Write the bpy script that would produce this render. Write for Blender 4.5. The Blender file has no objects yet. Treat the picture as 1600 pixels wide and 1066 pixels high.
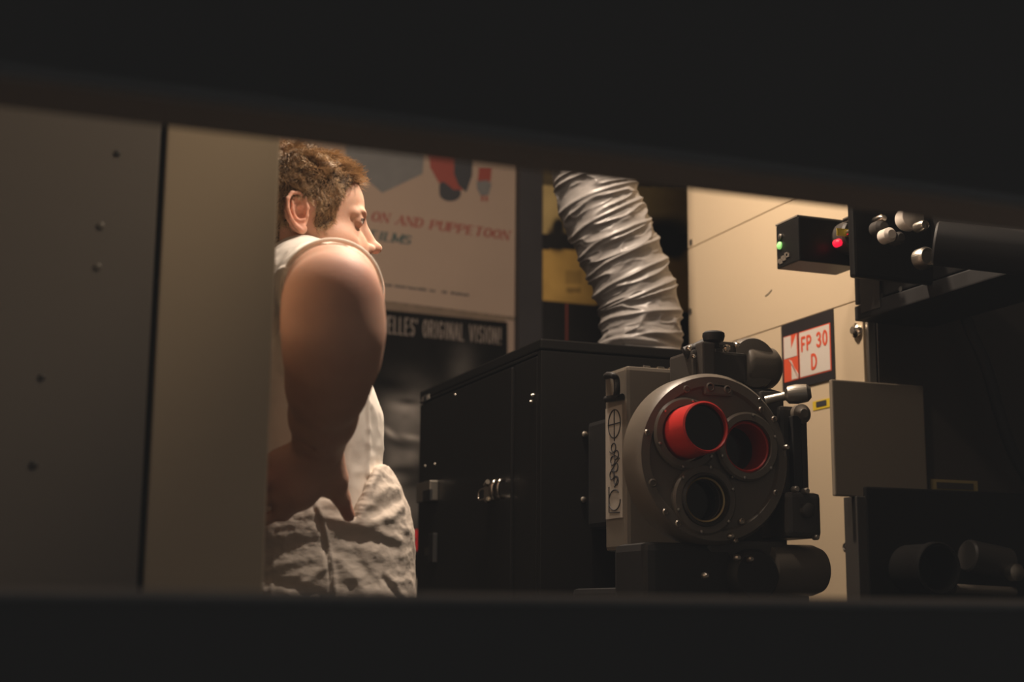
import bpy, bmesh, math, random
import numpy as np
from mathutils import Vector, Matrix
sc = bpy.context.scene
COL = sc.collection
random.seed(7)
RNG = np.random.default_rng(7)

# ------------------------------------------------------------------ camera
YAW, PITCH, ROLL, FPX = math.radians(20.782), math.radians(10.333), math.radians(.474), 2300.0
CZ = 1.05
Fw = Vector((math.sin(YAW)*math.cos(PITCH), math.cos(YAW)*math.cos(PITCH), math.sin(PITCH)))
rt = Vector((math.cos(YAW), -math.sin(YAW), 0)); up = rt.cross(Fw)
Rr = math.cos(ROLL)*rt + math.sin(ROLL)*up
Uu = -math.sin(ROLL)*rt + math.cos(ROLL)*up
CAM = Vector((0, 0, CZ))
cd = bpy.data.cameras.new('camera'); cam = bpy.data.objects.new('camera', cd); COL.objects.link(cam)
cam.matrix_world = Matrix(((Rr.x, Uu.x, -Fw.x, 0), (Rr.y, Uu.y, -Fw.y, 0), (Rr.z, Uu.z, -Fw.z, CZ), (0, 0, 0, 1)))
cd.sensor_width = 36; cd.lens = 36*FPX/1600; cd.clip_start = .02
cd.dof.use_dof = True; cd.dof.focus_distance = 2.66; cd.dof.aperture_fstop = 3.2
sc.camera = cam

def ray(px, py): return Fw + Rr*((px-800)/FPX) + Uu*((533-py)/FPX)
def atY(px, py, Y): d = ray(px, py); return CAM + d*(Y/d.y)
def atX(px, py, X): d = ray(px, py); return CAM + d*(X/d.x)

# ------------------------------------------------------------------ world, view, lamps
w = bpy.data.worlds.new('world'); sc.world = w; w.use_nodes = True
w.node_tree.nodes['Background'].inputs[0].default_value = (1, .985, .97, 1)
w.node_tree.nodes['Background'].inputs[1].default_value = .10
sc.view_settings.view_transform = 'Standard'; sc.view_settings.look = 'None'
sc.view_settings.exposure = 0; sc.view_settings.gamma = 1
try: sc.view_settings.use_curve_mapping = False
except Exception: pass

def lamp(name, loc, power, col, size, target=None, spot=None, blend=.5):
    if spot:
        l = bpy.data.lights.new(name, 'SPOT'); l.spot_size = math.radians(spot); l.spot_blend = blend; l.shadow_soft_size = size
    else:
        l = bpy.data.lights.new(name, 'POINT'); l.shadow_soft_size = size
    l.energy = power; l.color = col
    o = bpy.data.objects.new(name, l); COL.objects.link(o); o.location = loc
    if target:
        o.rotation_euler = (Vector(target)-Vector(loc)).to_track_quat('-Z', 'Y').to_euler()
    return o
KEY = (1.02, 2.62, 2.68)
lamp('ceiling_lamp_light', KEY, 98, (1, .80, .62), .04)
KEYB = (.60, 2.14, 2.72)
lamp('ceiling_lamp_light', KEYB, 26, (1, .82, .66), .05)
MAN = (1.06, 1.92, 2.62)
lamp('added_spot_light', MAN, 95, (1, .83, .68), .03, target=(.52, 2.16, 1.0), spot=40, blend=.6)  # added spot, brightens the man's hips and trousers while its cone spares the turret
FILL = (.62, 1.42, 2.72)
lamp('added_fill_light', FILL, .08, (1, .78, .56), .08)  # added faint fill for surfaces facing the port, not a known lamp
SPOT = (.85, 1.22, 2.45)
lamp('added_spot_light', SPOT, 22, (1, .80, .58), .03, target=(.05, 1.74, 1.72), spot=46, blend=.8)  # added spot that washes the left cabinet from upper right, no known fixture

# ------------------------------------------------------------------ materials
def mat(name, col, rough=.6, metal=0, noise=0, nscale=8, bump=0, bscale=40, col2=None, spec=.5, emit=None, estr=0, sss=0, stretch=None, bdist=.002):
    m = bpy.data.materials.new(name); m.use_nodes = True; nt = m.node_tree
    b = nt.nodes['Principled BSDF']
    b.inputs['Base Color'].default_value = (*col, 1); b.inputs['Roughness'].default_value = rough
    b.inputs['Metallic'].default_value = metal; b.inputs['Specular IOR Level'].default_value = spec
    if sss:
        b.inputs['Subsurface Weight'].default_value = sss
        b.inputs['Subsurface Radius'].default_value = (1, .35, .2); b.inputs['Subsurface Scale'].default_value = .008
    tc = nt.nodes.new('ShaderNodeTexCoord'); src = tc.outputs['Object']
    if stretch:
        mp = nt.nodes.new('ShaderNodeMapping'); mp.inputs['Scale'].default_value = stretch
        nt.links.new(src, mp.inputs[0]); src = mp.outputs[0]
    if noise:
        n = nt.nodes.new('ShaderNodeTexNoise'); n.inputs['Scale'].default_value = nscale; n.inputs['Detail'].default_value = 5
        r = nt.nodes.new('ShaderNodeMix'); r.data_type = 'RGBA'
        c2 = col2 or tuple(max(0, c*(1-noise)) for c in col)
        r.inputs[6].default_value = (*col, 1); r.inputs[7].default_value = (*c2, 1)
        nt.links.new(src, n.inputs['Vector']); nt.links.new(n.outputs['Fac'], r.inputs[0]); nt.links.new(r.outputs[2], b.inputs['Base Color'])
    if bump:
        n = nt.nodes.new('ShaderNodeTexNoise'); n.inputs['Scale'].default_value = bscale; n.inputs['Detail'].default_value = 6
        bp = nt.nodes.new('ShaderNodeBump'); bp.inputs['Strength'].default_value = bump; bp.inputs['Distance'].default_value = bdist
        nt.links.new(src, n.inputs['Vector']); nt.links.new(n.outputs['Fac'], bp.inputs['Height']); nt.links.new(bp.outputs[0], b.inputs['Normal'])
    if emit:
        b.inputs['Emission Color'].default_value = (*emit, 1); b.inputs['Emission Strength'].default_value = estr
    return m
def attr_mat(name, rough=.5, sss=0, bump=0, bscale=60, spec=.5):
    m = mat(name, (.5, .5, .5), rough, spec=spec, bump=bump, bscale=bscale, sss=sss)
    a = m.node_tree.nodes.new('ShaderNodeAttribute'); a.attribute_name = 'Col'
    m.node_tree.links.new(a.outputs['Color'], m.node_tree.nodes['Principled BSDF'].inputs['Base Color'])
    return m
M = {}
M['wallblack'] = mat('black_paint', (.145, .144, .143), .95, spec=0, noise=.15, nscale=3)
M['reveal'] = mat('reveal_paint', (.28, .23, .19), .9, spec=.1, noise=.2)
M['roomwall'] = mat('room_wall_paint', (.06, .05, .044), .8, noise=.3, nscale=2, bump=.2)
M['ceil'] = mat('ceiling_paint', (.10, .085, .07), .95)
M['floor'] = mat('floor_vinyl', (.05, .045, .04), .6, noise=.4)
M['beige'] = mat('beige_enamel', (.60, .48, .33), .42, noise=.08, nscale=2.5, bump=.05, bscale=300, bdist=.0005)
M['beigedull'] = mat('beige_dull', (.22, .18, .135), .55, noise=.12, nscale=3)
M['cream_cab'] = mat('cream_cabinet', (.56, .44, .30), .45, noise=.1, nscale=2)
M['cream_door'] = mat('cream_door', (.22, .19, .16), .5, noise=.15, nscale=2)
M['gap'] = mat('dark_gap', (.02, .018, .015), .9)
M['black'] = mat('black_enamel', (.0095, .0085, .0078), .42, spec=.3, noise=.3, nscale=4, bump=.08, bscale=500, bdist=.0004)
M['blackmatte'] = mat('black_matte', (.012, .011, .011), .6)
M['darkgrey'] = mat('dark_grey_cast', (.055, .048, .042), .45, noise=.2)
M['greymetal'] = mat('grey_hammered_paint', (.15, .128, .103), .42, noise=.15, nscale=12, bump=.1, bscale=200)
M['greybox'] = mat('grey_box_enamel', (.19, .165, .135), .35, noise=.1, nscale=6)
M['chrome'] = mat('chrome', (.75, .68, .58), .18, metal=1)
M['steel'] = mat('brushed_steel', (.5, .46, .4), .35, metal=1, bump=.2, bscale=60, stretch=(1, 1, 12))
M['gold'] = mat('brass_ring', (.45, .33, .16), .35, metal=1)
M['redhood'] = mat('red_lens_hood', (.62, .035, .03), .38, noise=.25, nscale=20)
M['hole'] = mat('lens_glass_dark', (.004, .004, .005), .15)
M['paper'] = mat('paper', (.42, .38, .33), .8, noise=.1)
M['ink'] = mat('printing_ink', (.03, .03, .035), .7)
M['signblack'] = mat('sign_black', (.018, .015, .016), .5)
M['signwhite'] = mat('sign_white', (.60, .54, .48), .5)
M['signred'] = mat('sign_red', (.62, .085, .035), .5)
M['yellow'] = mat('yellow_label', (.62, .45, .03), .5)
M['dullyellow'] = mat('dull_yellow_label', (.34, .26, .10), .6)
M['greenled'] = mat('green_lamp', (.3, .8, .3), .4, emit=(.45, 1, .25), estr=.55)
M['redled'] = mat('red_lamp', (.8, .02, .03), .4, emit=(1, .01, .05), estr=1.1)
M['whiteplastic'] = mat('white_plastic', (.75, .68, .6), .4)
M['p_cream'] = mat('poster_cream_paper', (.38, .285, .22), .75, spec=.2, noise=.12, nscale=5)
M['p_red'] = mat('poster_red_ink', (.25, .045, .03), .6)
M['p_teal'] = mat('poster_teal_ink', (.03, .065, .065), .6)
M['p_grey'] = mat('poster_grey_ink', (.17, .165, .16), .6, noise=.3, nscale=15)
M['p_dark'] = mat('poster_dark_ink', (.03, .03, .035), .6)
M['p_brightred'] = mat('poster_bright_red', (.75, .02, .03), .6)
M['p_letter'] = mat('poster_grey_lettering', (.20, .16, .135), .6)
M['cloth_duct'] = mat('coated_duct_fabric', (.23, .215, .205), .42, noise=.25, nscale=9, bump=.12, bscale=30, bdist=.002)
M['shirt'] = mat('white_cotton', (.80, .74, .66), .85, bump=.25, bscale=60, sss=0, bdist=.0015)
M['hem'] = mat('hem_cotton', (.74, .66, .56), .85)
M['trousers'] = mat('cream_twill', (.60, .52, .44), .85, noise=.1, nscale=6, bump=.55, bscale=28, stretch=(1, 1, 1.8), bdist=.006)
M['shoe'] = mat('brown_shoe_leather', (.08, .05, .03), .5)
M['eye'] = mat('eye_white', (.55, .5, .45), .2)
M['iris'] = mat('iris', (.03, .03, .035), .15)
M['skin'] = attr_mat('skin', .6, sss=.25, bump=.15, bscale=260, spec=.3)
M['hair'] = attr_mat('hair', .42, spec=.6)
M['hairbase'] = mat('hair_underlayer', (.09, .055, .028), .8, bump=.8, bscale=120)
M['printed'] = attr_mat('printed_poster', .7, spec=.06)
gm = bpy.data.materials.new('port_glass'); gm.use_nodes = True; nt = gm.node_tree; nt.nodes.clear()
out = nt.nodes.new('ShaderNodeOutputMaterial'); mx = nt.nodes.new('ShaderNodeMixShader'); fr = nt.nodes.new('ShaderNodeFresnel')
tr = nt.nodes.new('ShaderNodeBsdfTransparent'); gl = nt.nodes.new('ShaderNodeBsdfGlossy'); gl.inputs['Roughness'].default_value = .02
fr.inputs['IOR'].default_value = 1.5
ge = nt.nodes.new('ShaderNodeNewGeometry'); mi = nt.nodes.new('ShaderNodeMath'); mi.operation = 'SUBTRACT'; mi.inputs[0].default_value = 1
mu = nt.nodes.new('ShaderNodeMath'); mu.operation = 'MULTIPLY'; m2 = nt.nodes.new('ShaderNodeMath'); m2.operation = 'MULTIPLY'; m2.inputs[1].default_value = 2   # both faces of the pane reflect
nt.links.new(ge.outputs['Backfacing'], mi.inputs[1]); nt.links.new(mi.outputs[0], mu.inputs[0]); nt.links.new(fr.outputs[0], mu.inputs[1]); nt.links.new(mu.outputs[0], m2.inputs[0])
nt.links.new(m2.outputs[0], mx.inputs[0]); nt.links.new(tr.outputs[0], mx.inputs[1]); nt.links.new(gl.outputs[0], mx.inputs[2]); nt.links.new(mx.outputs[0], out.inputs[0])
M['glass'] = gm

# ------------------------------------------------------------------ object helpers
BASE = {}
def thing(name, label, cat, loc, group=None):
    o = bpy.data.objects.new(name, None); COL.objects.link(o); o.location = loc; o.empty_display_size = .05
    o['label'] = label; o['category'] = cat
    if group: o['group'] = group
    BASE[o.name] = Vector(loc); return o
def link(name, me, m, parent=None, label=None, smooth=False):
    o = bpy.data.objects.new(name, me); COL.objects.link(o)
    for mm in (m if isinstance(m, (list, tuple)) else [m]): me.materials.append(mm)
    if parent is not None:
        b = BASE[parent.name]; me.transform(Matrix.Translation(-b)); o.parent = parent; BASE[o.name] = b
    else:
        BASE[o.name] = Vector((0, 0, 0))
    if label: o['label'] = label
    if smooth:
        for p in me.polygons: p.use_smooth = True
    return o
def fin(name, bm, m, parent=None, label=None, smooth=False, bevel=0):
    if bevel:
        bmesh.ops.bevel(bm, geom=[e for e in bm.edges if len(e.link_faces) == 2 and e.calc_face_angle(0) > .6], offset=bevel, segments=2, affect='EDGES', profile=.6)
    bmesh.ops.recalc_face_normals(bm, faces=bm.faces)
    me = bpy.data.meshes.new(name); bm.to_mesh(me); bm.free()
    o = link(name, me, m, parent, label)
    if smooth:
        for p in me.polygons: p.use_smooth = True
        try: me.set_sharp_from_angle(angle=math.radians(38))
        except Exception: pass
    return o
def origin(o):   # put a top-level mesh's origin at its base centre
    v = np.array([x.co for x in o.data.vertices]); c = Vector(((v[:, 0].min()+v[:, 0].max())/2, (v[:, 1].min()+v[:, 1].max())/2, v[:, 2].min()))
    o.data.transform(Matrix.Translation(-c)); o.location = c; BASE[o.name] = c; return o
def tag(o, label, cat, group=None):
    o['label'] = label; o['category'] = cat
    if group: o['group'] = group
    return o
def struct(o, label=None):
    o['kind'] = 'structure'
    if label: o['label'] = label
    return o
def box(bm, lo, hi):
    lo, hi = Vector(lo), Vector(hi); c = (lo+hi)/2; s = hi-lo
    bmesh.ops.create_cube(bm, size=1, matrix=Matrix.Translation(c) @ Matrix.Diagonal((abs(s.x), abs(s.y), abs(s.z), 1))); return bm
def nb(): return bmesh.new()
def frame(d):
    d = Vector(d).normalized(); a = Vector((0, 0, 1)) if abs(d.z) < .9 else Vector((1, 0, 0))
    u = a.cross(d).normalized(); return u, d.cross(u), d
def lathe(bm, a, d, prof, n=48, cap=True):   # prof: list of (dist along axis, radius)
    u, v, d = frame(d); a = Vector(a); rings = []
    for t, r in prof:
        rings.append([bm.verts.new(a + d*t + (u*math.cos(2*math.pi*k/n) + v*math.sin(2*math.pi*k/n))*max(r, 1e-5)) for k in range(n)])
    for i in range(len(rings)-1):
        for k in range(n): bm.faces.new((rings[i][k], rings[i][(k+1) % n], rings[i+1][(k+1) % n], rings[i+1][k]))
    if cap:
        bm.faces.new(rings[0][::-1]); bm.faces.new(rings[-1])
    return bm
def cyl(bm, a, b, r, n=32, ch=0):
    a, b = Vector(a), Vector(b); L = (b-a).length
    pr = [(0, r), (L, r)] if not ch else [(0, r-ch), (ch, r), (L-ch, r), (L, r-ch)]
    return lathe(bm, a, b-a, pr, n)
def tube(bm, pts, r, n=12):
    pts = [Vector(p) for p in pts]; rings = []; ref = None
    for i, p in enumerate(pts):
        d = (pts[min(i+1, len(pts)-1)]-pts[max(i-1, 0)]).normalized()
        if ref is None: u = frame(d)[0]
        else: u = (ref - d*ref.dot(d)).normalized()
        ref = u; v = d.cross(u)
        rings.append([bm.verts.new(p + (u*math.cos(2*math.pi*k/n)+v*math.sin(2*math.pi*k/n))*r) for k in range(n)])
    for i in range(len(rings)-1):
        for k in range(n): bm.faces.new((rings[i][k], rings[i][(k+1) % n], rings[i+1][(k+1) % n], rings[i+1][k]))
    bm.faces.new(rings[0][::-1]); bm.faces.new(rings[-1]); return bm
def smoothpath(pts, n=8):
    pts = [Vector(p) for p in pts]; out = []
    P = [pts[0]*2-pts[1]] + pts + [pts[-1]*2-pts[-2]]
    for i in range(1, len(P)-2):
        for k in range(n):
            t = k/n; a, b, c, d = P[i-1], P[i], P[i+1], P[i+2]
            out.append(.5*((2*b)+(c-a)*t+(2*a-5*b+4*c-d)*t*t+(3*b-a-3*c+d)*t**3))
    out.append(pts[-1]); return out
def slab(bm, O, ux, uy, poly, th, nrm):   # extruded polygon; 2D coords in frame (O,ux,uy); grows th along nrm
    vs = [bm.verts.new(O+ux*p[0]+uy*p[1]) for p in poly]; f = bm.faces.new(vs)
    r = bmesh.ops.extrude_face_region(bm, geom=[f]); bmesh.ops.translate(bm, vec=nrm*th, verts=[g for g in r['geom'] if isinstance(g, bmesh.types.BMVert)])
def hull2(pts):
    pts = sorted(set((round(p[0], 6), round(p[1], 6)) for p in pts))
    def half(ps):
        h = []
        for p in ps:
            while len(h) >= 2 and (h[-1][0]-h[-2][0])*(p[1]-h[-2][1])-(h[-1][1]-h[-2][1])*(p[0]-h[-2][0]) <= 0: h.pop()
            h.append(p)
        return h
    a, b = half(pts), half(pts[::-1]); return a[:-1]+b[:-1]
# stroke lettering: each glyph is polylines in a unit box
def arc(cx, cy, rx, ry, a0, a1, n=14): return [(cx+rx*math.cos(math.radians(a0+(a1-a0)*k/n)), cy+ry*math.sin(math.radians(a0+(a1-a0)*k/n))) for k in range(n+1)]
GL = {
 'O': [arc(.5, .5, .42, .5, 0, 360, 24)], '0': [arc(.5, .5, .4, .5, 0, 360, 24)], 'N': [[(.1, 0), (.1, 1)], [(.1, 1), (.9, 0)], [(.9, 0), (.9, 1)]],
 'A': [[(.05, 0), (.5, 1)], [(.5, 1), (.95, 0)], [(.2, .35), (.8, .35)]], 'D': [[(.12, 0), (.12, 1)], [(.12, 1)]+arc(.4, .5, .48, .5, 90, -90)+[(.12, 0)]],
 'P': [[(.12, 0), (.12, 1)], [(.12, 1)]+arc(.5, .74, .4, .26, 90, -90)+[(.12, .48)]], 'U': [[(.1, 1), (.1, .3)]+arc(.5, .3, .4, .3, 180, 360)+[(.9, 1)]],
 'E': [[(.12, 0), (.12, 1)], [(.12, 1), (.85, 1)], [(.12, .5), (.7, .5)], [(.12, 0), (.88, 0)]], 'T': [[(.5, 0), (.5, 1)], [(.05, 1), (.95, 1)]],
 'F': [[(.12, 0), (.12, 1)], [(.12, 1), (.88, 1)], [(.12, .5), (.7, .5)]], 'I': [[(.5, 0), (.5, 1)]], 'L': [[(.12, 1), (.12, 0)], [(.12, 0), (.85, 0)]],
 'M': [[(.06, 0), (.06, 1)], [(.06, 1), (.5, .1)], [(.5, .1), (.94, 1)], [(.94, 1), (.94, 0)]],
 'S': [arc(.5, .74, .36, .26, 25, 270)+arc(.5, .26, .38, .26, 90, -155)[1:]], 'W': [[(.02, 1), (.28, 0)], [(.28, 0), (.5, .9)], [(.5, .9), (.72, 0)], [(.72, 0), (.98, 1)]],
 'R': [[(.12, 0), (.12, 1)], [(.12, 1)]+arc(.5, .75, .36, .25, 90, -90)+[(.12, .5)], [(.45, .5), (.9, 0)]],
 'G': [arc(.5, .5, .4, .5, 40, 330)+[(.88, .45), (.55, .45)]], 'V': [[(.05, 1), (.5, 0)], [(.5, 0), (.95, 1)]], "'": [[(.5, 1), (.4, .8)]],
 '!': [[(.5, 1), (.5, .3)], [(.5, .04), (.5, 0)]], '3': [arc(.45, .75, .36, .25, 150, -90)+arc(.45, .25, .4, .25, 90, -150)[1:]], ' ': [],
}
SERIF = {'N': [(.1, 0), (.1, 1), (.9, 1)], 'A': [(.05, 0), (.95, 0)], 'D': [(.12, 0), (.12, 1)], 'P': [(.12, 0), (.12, 1)], 'U': [(.1, 1), (.9, 1)], 'E': [(.12, 0), (.12, 1)],
         'T': [(.5, 0)], 'F': [(.12, 0), (.12, 1)], 'I': [(.5, 0), (.5, 1)], 'L': [(.12, 1), (.12, 0)], 'M': [(.06, 0), (.06, 1), (.94, 1), (.94, 0)]}
WID = {'I': .45, 'M': 1.25, 'W': 1.3, "'": .4, '!': .5, ' ': .55, 'S': .85, 'E': .9, 'L': .85, 'F': .88}
def lettering(bm, text, O, ux, uy, nrm, width, height, wx, wy, shear=0, serif=False, gap=.18, th=.0008):
    tot = sum(WID.get(c, 1)+gap for c in text)-gap; k = width/tot; x = 0; q = 0
    ell = [(wx/2*math.cos(a*math.pi/6), wy/2*math.sin(a*math.pi/6)) for a in range(12)]
    for c in text:
        cw = WID.get(c, 1)*k
        segs = [l[i:i+2] for l in GL[c] for i in range(len(l)-1)]
        if serif: segs += [[(s[0]-.17, s[1]), (s[0]+.17, s[1])] for s in SERIF.get(c, [])]
        for s in segs:
            thin = serif and len(s) == 2 and (abs(s[0][1]-s[1][1]) < 1e-6 or (c in 'NAU' and s in ([(.1, 0), (.1, 1)], [(.05, 0), (.5, 1)], [(.9, 0), (.9, 1)])))
            sx = .35 if thin else 1
            pts = []
            for p in s:
                X, Y = x+p[0]*cw, p[1]*(height-wy)+wy/2
                for e in ell: pts.append((X+e[0]*sx+(Y+e[1])*shear, Y+e[1]))
            h = hull2(pts)
            if len(h) > 2: slab(bm, O+nrm*(q*1e-5), ux, uy, h, th, nrm); q = (q+1) % 7
        x += cw+gap*k

# numpy noise
def vnoise(p, seed=0):
    p = np.asarray(p, np.float64); i = np.floor(p).astype(np.int64); f = p-i; f = f*f*(3-2*f)
    def h(a):
        n = (a[..., 0]*374761393 + a[..., 1]*668265263 + a[..., 2]*1274126177 + seed*974711) & 0xffffffff
        n = ((n ^ (n >> 13))*1274126177) & 0xffffffff; n = n ^ (n >> 16)
        return (n & 0xffff)/65535.0
    r = 0
    for dx in (0, 1):
        for dy in (0, 1):
            for dz in (0, 1):
                wgt = (f[..., 0] if dx else 1-f[..., 0])*(f[..., 1] if dy else 1-f[..., 1])*(f[..., 2] if dz else 1-f[..., 2])
                r = r + wgt*h(i+np.array([dx, dy, dz]))
    return r
def fbm(p, o=3, seed=0):
    return sum(vnoise(np.asarray(p)*2**k, seed+k)*.5**(k+1) for k in range(o))
def ridge(p, seed=0): return 1-np.abs(2*vnoise(p, seed)-1)
def npmesh(name, V, Fq):
    me = bpy.data.meshes.new(name); me.from_pydata([tuple(v) for v in V], [], [tuple(int(i) for i in f) for f in Fq]); me.update(); return me
def setcol(me, C):
    a = me.color_attributes.new('Col', 'FLOAT_COLOR', 'POINT'); C4 = np.ones((len(C), 4), np.float32); C4[:, :3] = C; a.data.foreach_set('color', C4.ravel())

# ------------------------------------------------------------------ room
BY = 5.0          # back wall
TZ, BZ = 1.416, 1.0575
def wbox(name, lo, hi, m, label=None, parent=None): return struct(fin(name, box(nb(), lo, hi), m, parent), label)
bm = nb(); X0, X1 = -.32, 1.35
for lo, hi in [((-3.2, 1.04, 0), (4.2, 1.10, BZ)), ((-3.2, 1.04, TZ), (4.2, 1.10, 3.0)), ((-3.2, 1.04, BZ), (X0, 1.10, TZ)), ((X1, 1.04, BZ), (4.2, 1.10, TZ))]: box(bm, lo, hi)
struct(fin('wall_front', bm, M['wallblack']))
bm = nb(); t = .004
box(bm, (X0, 1.044, TZ-t), (X1, 1.105, TZ)); box(bm, (X0, 1.044, BZ), (X1, 1.105, BZ+t)); box(bm, (X0, 1.044, BZ+t), (X0+t, 1.105, TZ-t)); box(bm, (X1-t, 1.044, BZ+t), (X1, 1.105, TZ-t))
wf = struct(fin('window_1', bm, M['reveal']), 'long low viewing port in the dark booth wall')
g = fin('window_glass', box(nb(), (X0-.004, 1.035, BZ-.004), (X1+.004, 1.0398, TZ+.004)), M['glass'], wf)
wbox('wall_back', (-1.3, BY, 0), (4.2, BY+.12, 3.0), M['roomwall'])
wbox('wall_left', (-1.42, 1.10, 0), (-1.3, BY+.12, 3.0), M['roomwall'])
wbox('wall_right', (4.08, 1.10, 0), (4.2, BY, 3.0), M['roomwall'])
wbox('ceiling', (-1.42, 1.04, 3.0), (4.2, BY+.12, 3.1), M['ceil'])
wbox('floor', (-3.2, -1.5, -.1), (4.2, BY+.12, 0), M['floor'])
# pilaster between the posters
a, b = atY(812, 300, BY-.05), atY(848, 300, BY-.05)
M['pil'] = mat('pilaster_paint', (.05, .046, .048), .5, spec=.2, noise=.4, nscale=6)
wbox('trim_1', (a.x, BY-.05, 0), (b.x, BY, 3.0), M['pil'], 'dark grey vertical duct strip between the posters')

# unseen lamps; the fill and both spotlights are added to brighten parts
for nm, L, lab in (('unseen_lamp', KEY, 'round ceiling lamp hanging beside the silver hose'), ('unseen_lamp', KEYB, 'round ceiling lamp straight above the man'), ('unseen_lamp', FILL, 'unseen added fill lamp close to the viewing port'), ('unseen_lamp', MAN, 'unseen added spotlight turned to the man'), ('unseen_lamp', SPOT, 'unseen added spotlight turned to the beige cabinet')):
    T = thing(nm, lab, 'lamp', (L[0], L[1], L[2]+.08))
    fin('lamp_shade', lathe(nb(), (L[0], L[1], L[2]+.10), (0, 0, 1), [(0, .15), (.03, .12), (.10, .04), (.12, .03)]), M['darkgrey'], T, smooth=True)
    fin('stem', cyl(nb(), (L[0], L[1], L[2]+.22), (L[0], L[1], 3.0), .012), M['darkgrey'], T)

# ------------------------------------------------------------------ tall beige cabinet on the left, close to the port
LY = 1.74
xe = atY(424, 560, LY).x; xs = atY(238, 560, LY).x; xl = -.55
T = thing('equipment_cabinet', 'tall beige metal cabinet at the left edge, in front of the man', 'cabinet', ((xl+xe)/2, LY+.09, 0))
fin('cabinet_body', box(nb(), (xl+.004, LY+.004, .0), (xe-.004, LY+.17, 2.05)), M['gap'], T)
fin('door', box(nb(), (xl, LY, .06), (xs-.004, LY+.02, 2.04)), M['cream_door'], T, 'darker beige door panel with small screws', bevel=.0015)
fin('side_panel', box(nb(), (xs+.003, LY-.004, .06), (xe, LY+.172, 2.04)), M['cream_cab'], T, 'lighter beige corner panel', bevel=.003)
for (px, py, r, mm) in [(157, 353, .0045, 'whiteplastic'), (152, 417, .0045, 'whiteplastic'), (183, 240, .004, 'gap'), (65, 590, .004, 'gap'), (52, 727, .005, 'gap')]:
    p = atY(px, py, LY)
    fin('screw', lathe(nb(), p+Vector((0, .002, 0)), (0, -1, 0), [(0, r), (.003, r), (.004, r*.6)], 20), M['greybox'] if mm == 'whiteplastic' else M['darkgrey'], T)

# ------------------------------------------------------------------ posters on the back wall
PY = BY-.004
def quadframe(tl, tr, bl):   # 2D frame from three pixel corners on plane
    O = atY(*bl, PY); ux = (atY(*tr, PY)-atY(*tl, PY)); W = ux.length; ux.normalize(); uy = (atY(*tl, PY)-O); H = uy.length; uy.normalize(); return O, ux, uy, W, H
NR = Vector((0, -1, 0))
def P2(px, py, O, ux, uy):
    d = atY(px, py, PY)-O; c = ux.dot(uy); a = d.dot(ux); b = d.dot(uy); k = 1-c*c
    return ((a-b*c)/k, (b-a*c)/k)
# poster 1
O = atY(520, 460, PY); ux = (atY(812, 497, PY)-O).normalized(); uy = Vector((0, 0, 1))
W1 = P2(812, 497, O, ux, uy)[0]; xo = -.35
T = thing('film_poster', 'cream film poster with red lettering PUPPETOON on the back wall beside the man', 'poster', O+ux*.2)
bm = nb(); slab(bm, O-NR*0, ux, uy, [(xo, -.0), (W1, 0), (W1, 1.1), (xo, 1.1)], .002, NR); fin('poster_sheet', bm, M['p_cream'], T)
def bar(bm, a, b, th=.0012, lift=0):
    slab(bm, O+NR*(.0021+lift), ux, uy, [P2(*q, O, ux, uy) for q in (a, b)][0:0] or [P2(*a, O, ux, uy), P2(b[0], a[1], O, ux, uy), P2(*b, O, ux, uy), P2(a[0], b[1], O, ux, uy)], th, NR)
def poly(bm, pts, lift=0, th=.0012): slab(bm, O+NR*(.0021+lift), ux, uy, [P2(*q, O, ux, uy) for q in pts], th, NR)
def write(name, text, pl, pr_, hpx, m, par, wx, wy, **k):   # baseline pixels left and right, cap height in pixels
    A, B = atY(*pl, PY), atY(*pr_, PY); u = (B-A).normalized(); v = u.cross(Vector((0, -1, 0))); v = Vector((0, 0, 1))
    h = (atY(pl[0], pl[1]-hpx, PY)-A).length; bm = nb()
    lettering(bm, text, A+NR*.0022, u, v, NR, (B-A).length, h, wx*h, wy*h, **k); return fin(name, bm, m, par)
write('red_lettering', 'ON AND PUPPETOON', (579, 345.5), (794, 376), 15.5, M['p_red'], T, .24, .10, shear=.25, serif=True)
write('teal_lettering', 'FILMS', (577, 374), (640, 383), 15, M['p_teal'], T, .26, .10, shear=.25, serif=True)
bm = nb()
for x0, x1 in ((540, 561), (566, 588), (593, 612), (616, 632), (636, 650), (653, 668), (671, 680), (690, 700), (704, 732)):
    y = 446+(x0-590)*.125; k = x0
    while k < x1-1.5:
        wdt = random.choice((1.6, 2.2, 2.8)); hgt = random.choice((3.4, 4.2, 4.2)); bar(bm, (k, y+(k-x0)*.125), (k+wdt, y+(k-x0)*.125-hgt)); k += wdt+.9
fin('small_print', bm, M['p_dark'], T)
bm = nb(); poly(bm, [(540, 272), (575, 283), (597, 302), (660, 272), (664, 220), (540, 200)]); fin('printed_box', bm, M['p_grey'], T, 'grey corner of a printed box')
bm = nb(); poly(bm, [(672, 262), (668, 220), (730, 220), (728, 292), (718, 300), (700, 298), (684, 284)], .0002); fin('printed_red_shape', bm, M['p_red'], T)
bm = nb(); poly(bm, [(686, 288)]+[(703+17*math.cos(a), 302+13*math.sin(a)) for a in np.linspace(math.pi, 0, 12)]+[(718, 297), (708, 297), (700, 290), (692, 284)], .0004)
poly(bm, [(710, 220), (740, 220), (737, 275), (728, 301), (716, 290), (709, 272)], .0006); fin('printed_dark_shape', bm, M['p_dark'], T)
bm = nb(); poly(bm, [(744, 284), (760, 282), (768, 288), (763, 305), (751, 307), (745, 296)], .0004); fin('printed_grey_shape', bm, M['p_grey'], T)
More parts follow.
